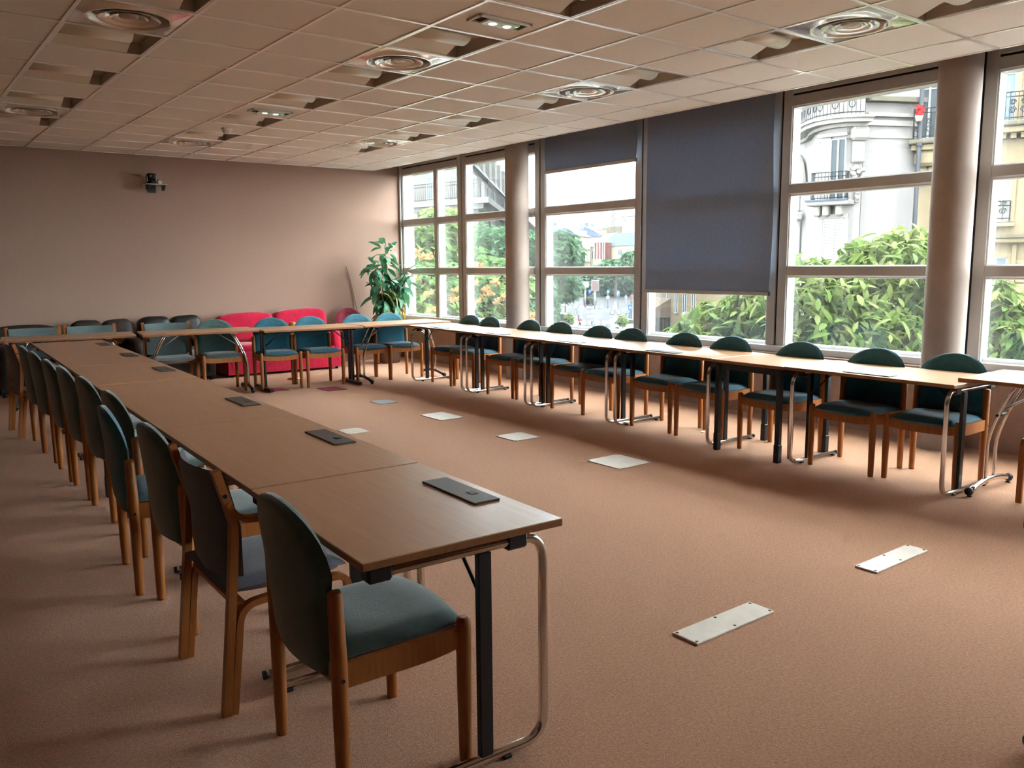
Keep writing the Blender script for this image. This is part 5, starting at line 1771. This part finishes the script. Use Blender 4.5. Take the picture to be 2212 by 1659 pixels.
# scooter with rider
gS = ground_at(1253, 702)
r = empty('motor_scooter', tuple(gS), rzv+PI/2); tag(r, 'red motor scooter with twin tail lights riding away', 'scooter')
for x in (-.6, .62):
    b = MB(); wheel(b, (x, 0, .25), .25, .13); b.build('wheel', M['tyre'], r)
MB().cushion((-.42, 0, .62), (.75, .42, .45), .5, 8).build('tail_body', M['redp'], r)
MB().cushion((.52, 0, .75), (.25, .5, .75), .5, 8).build('front_shield', M['redp'], r)
MB().box((.1, 0, .32), (.7, .36, .1), .03).build('footboard', M['blackp'], r)
MB().cushion((-.3, 0, .86), (.75, .32, .14), .5, 8).build('saddle', M['blackp'], r)
for s in (-1, 1):
    MB().cushion((-.80, s*.14, .68), (.08, .14, .12), .7, 6).build('tail_light', M['redlight'], r)
MB().tube([(.42, -.33, 1.12), (.46, 0, 1.1), (.42, .33, 1.12)], .02, 6).build('handlebar', M['blackp'], r)
MB().box((-.83, 0, .48), (.02, .2, .14), .005).build('number_plate', M['paint_w'], r)
person('person', 'scooter rider in a blue jacket and dark helmet', tuple(gS), rzv+PI/2, rider(seat=.92, lean=.1, hand=(.40, .28, 1.14), foot=.28, fx=.12), [(0, (48, 52, 64)), (.9, (62, 96, 150)), (1.46, (44, 46, 54))])
gP = ground_at(1280, 716)
person('person', 'pedestrian in a dark hooded coat at the bottom of the crossing view', tuple(gP), rzv+.4, walker(1.62), [(0, (44, 52, 62)), (.8, (62, 76, 90)), (1.5, (58, 70, 84))])
for k, (u, v, col, lab) in enumerate([(1198, 662, (60, 58, 66), 'pedestrian in grey waiting at the left kerb'), (1206, 661, (190, 180, 172), 'pedestrian in a pale top at the left kerb'), (1214, 663, (70, 64, 60), 'pedestrian in brown beside the left traffic light'), (1313, 655, (130, 150, 190), 'pedestrian in light blue before the park trees'), (1352, 656, (52, 60, 76), 'pedestrian in navy near the right traffic light')]):
    gq = ground_at(u, v)
    person('person', lab, tuple(gq), rzv+random.Random(k).uniform(0, 6), walker(1.7), [(0, (50, 54, 66)), (.9, col), (1.48, (160, 120, 100))])
def car(u, v, rz, label, mt, L=4.2, H=1.45, van=False):
    g_ = ground_at(u, v)
    r = empty('van' if van else 'car', tuple(g_), rz); tag(r, label, 'van' if van else 'car')
    W_ = 1.75
    prof = [(-L/2, .3), (L/2, .3), (L/2, .75), (L/2-.9, .95), (L/2-1.6, H), (-L/2+.5, H), (-L/2+.05, .95)] if not van else [(-L/2, .3), (L/2, .3), (L/2, .95), (L/2-.55, 1.15), (L/2-1.3, H), (-L/2+.2, H), (-L/2, H-.3)]
    Mx = Matrix(((1, 0, 0, 0), (0, 0, -1, 0), (0, 1, 0, 0), (0, 0, 0, 1)))
    MB().prism(prof, -W_/2, W_/2, Mx).build('body', mt, r)
    for s in (-1, 1):
        MB().prism([(p_[0]*.86+.05, p_[1]*.9+.08) for p_ in prof[3:]] + [(-L/2+.5, .98)], s*W_/2-.01, s*W_/2+.012, Mx).build('side_window', M['carg'], r)
        for x in (-L*.31, L*.31):
            b = MB(); b.lathe([(0, -.1), (.31, -.1), (.31, .1), (0, .1)], 18, (x, s*(W_/2-.06), .31), Matrix.Rotation(PI/2, 3, 'X'), caps=False); b.build('wheel', M['tyre'], r)
    f0, f1 = prof[3], prof[4]
    MB().add([(f0[0]+.01, -W_*.44, f0[1]+.03), (f0[0]+.01, W_*.44, f0[1]+.03), (f1[0]+.03, W_*.42, f1[1]-.05), (f1[0]+.03, -W_*.42, f1[1]-.05)], [(0, 1, 2, 3)]).build('windscreen', M['carg'], r)
    for s in (-1, 1):
        MB().box((L/2, s*W_*.36, .62), (.05, .3, .14), .02).build('headlight', M['lensg'], r)
car(1203, 712, rzv+.3, 'white van parked at the lower left of the crossing view', M['carw'], 4.6, 2.0, True)
car(1352, 716, rzv+.15, 'white car at the lower right of the crossing view', M['carw'])
car(1275, 659, rzv+1.3, 'dark car waiting beyond the crossing under the panel', M['tyre'])
gq = ground_at(1196, 692)
r = empty('cafe_parasol', tuple(gq)); tag(r, 'cream cafe parasol at the left of the crossing', 'parasol')
MB().tube([(0, 0, 0), (0, 0, 2.7)], .04, 6).build('pole', M['lampg'], r)
MB().lathe([(1.6, 2.0), (1.62, 2.15), (.1, 2.75), (0, 2.78)], 8, smooth=False, caps=False).build('canopy', M['parasol'], r)
MB().lathe([(.3, 0), (.3, .1)], 12).build('base', M['stone_d'], r)
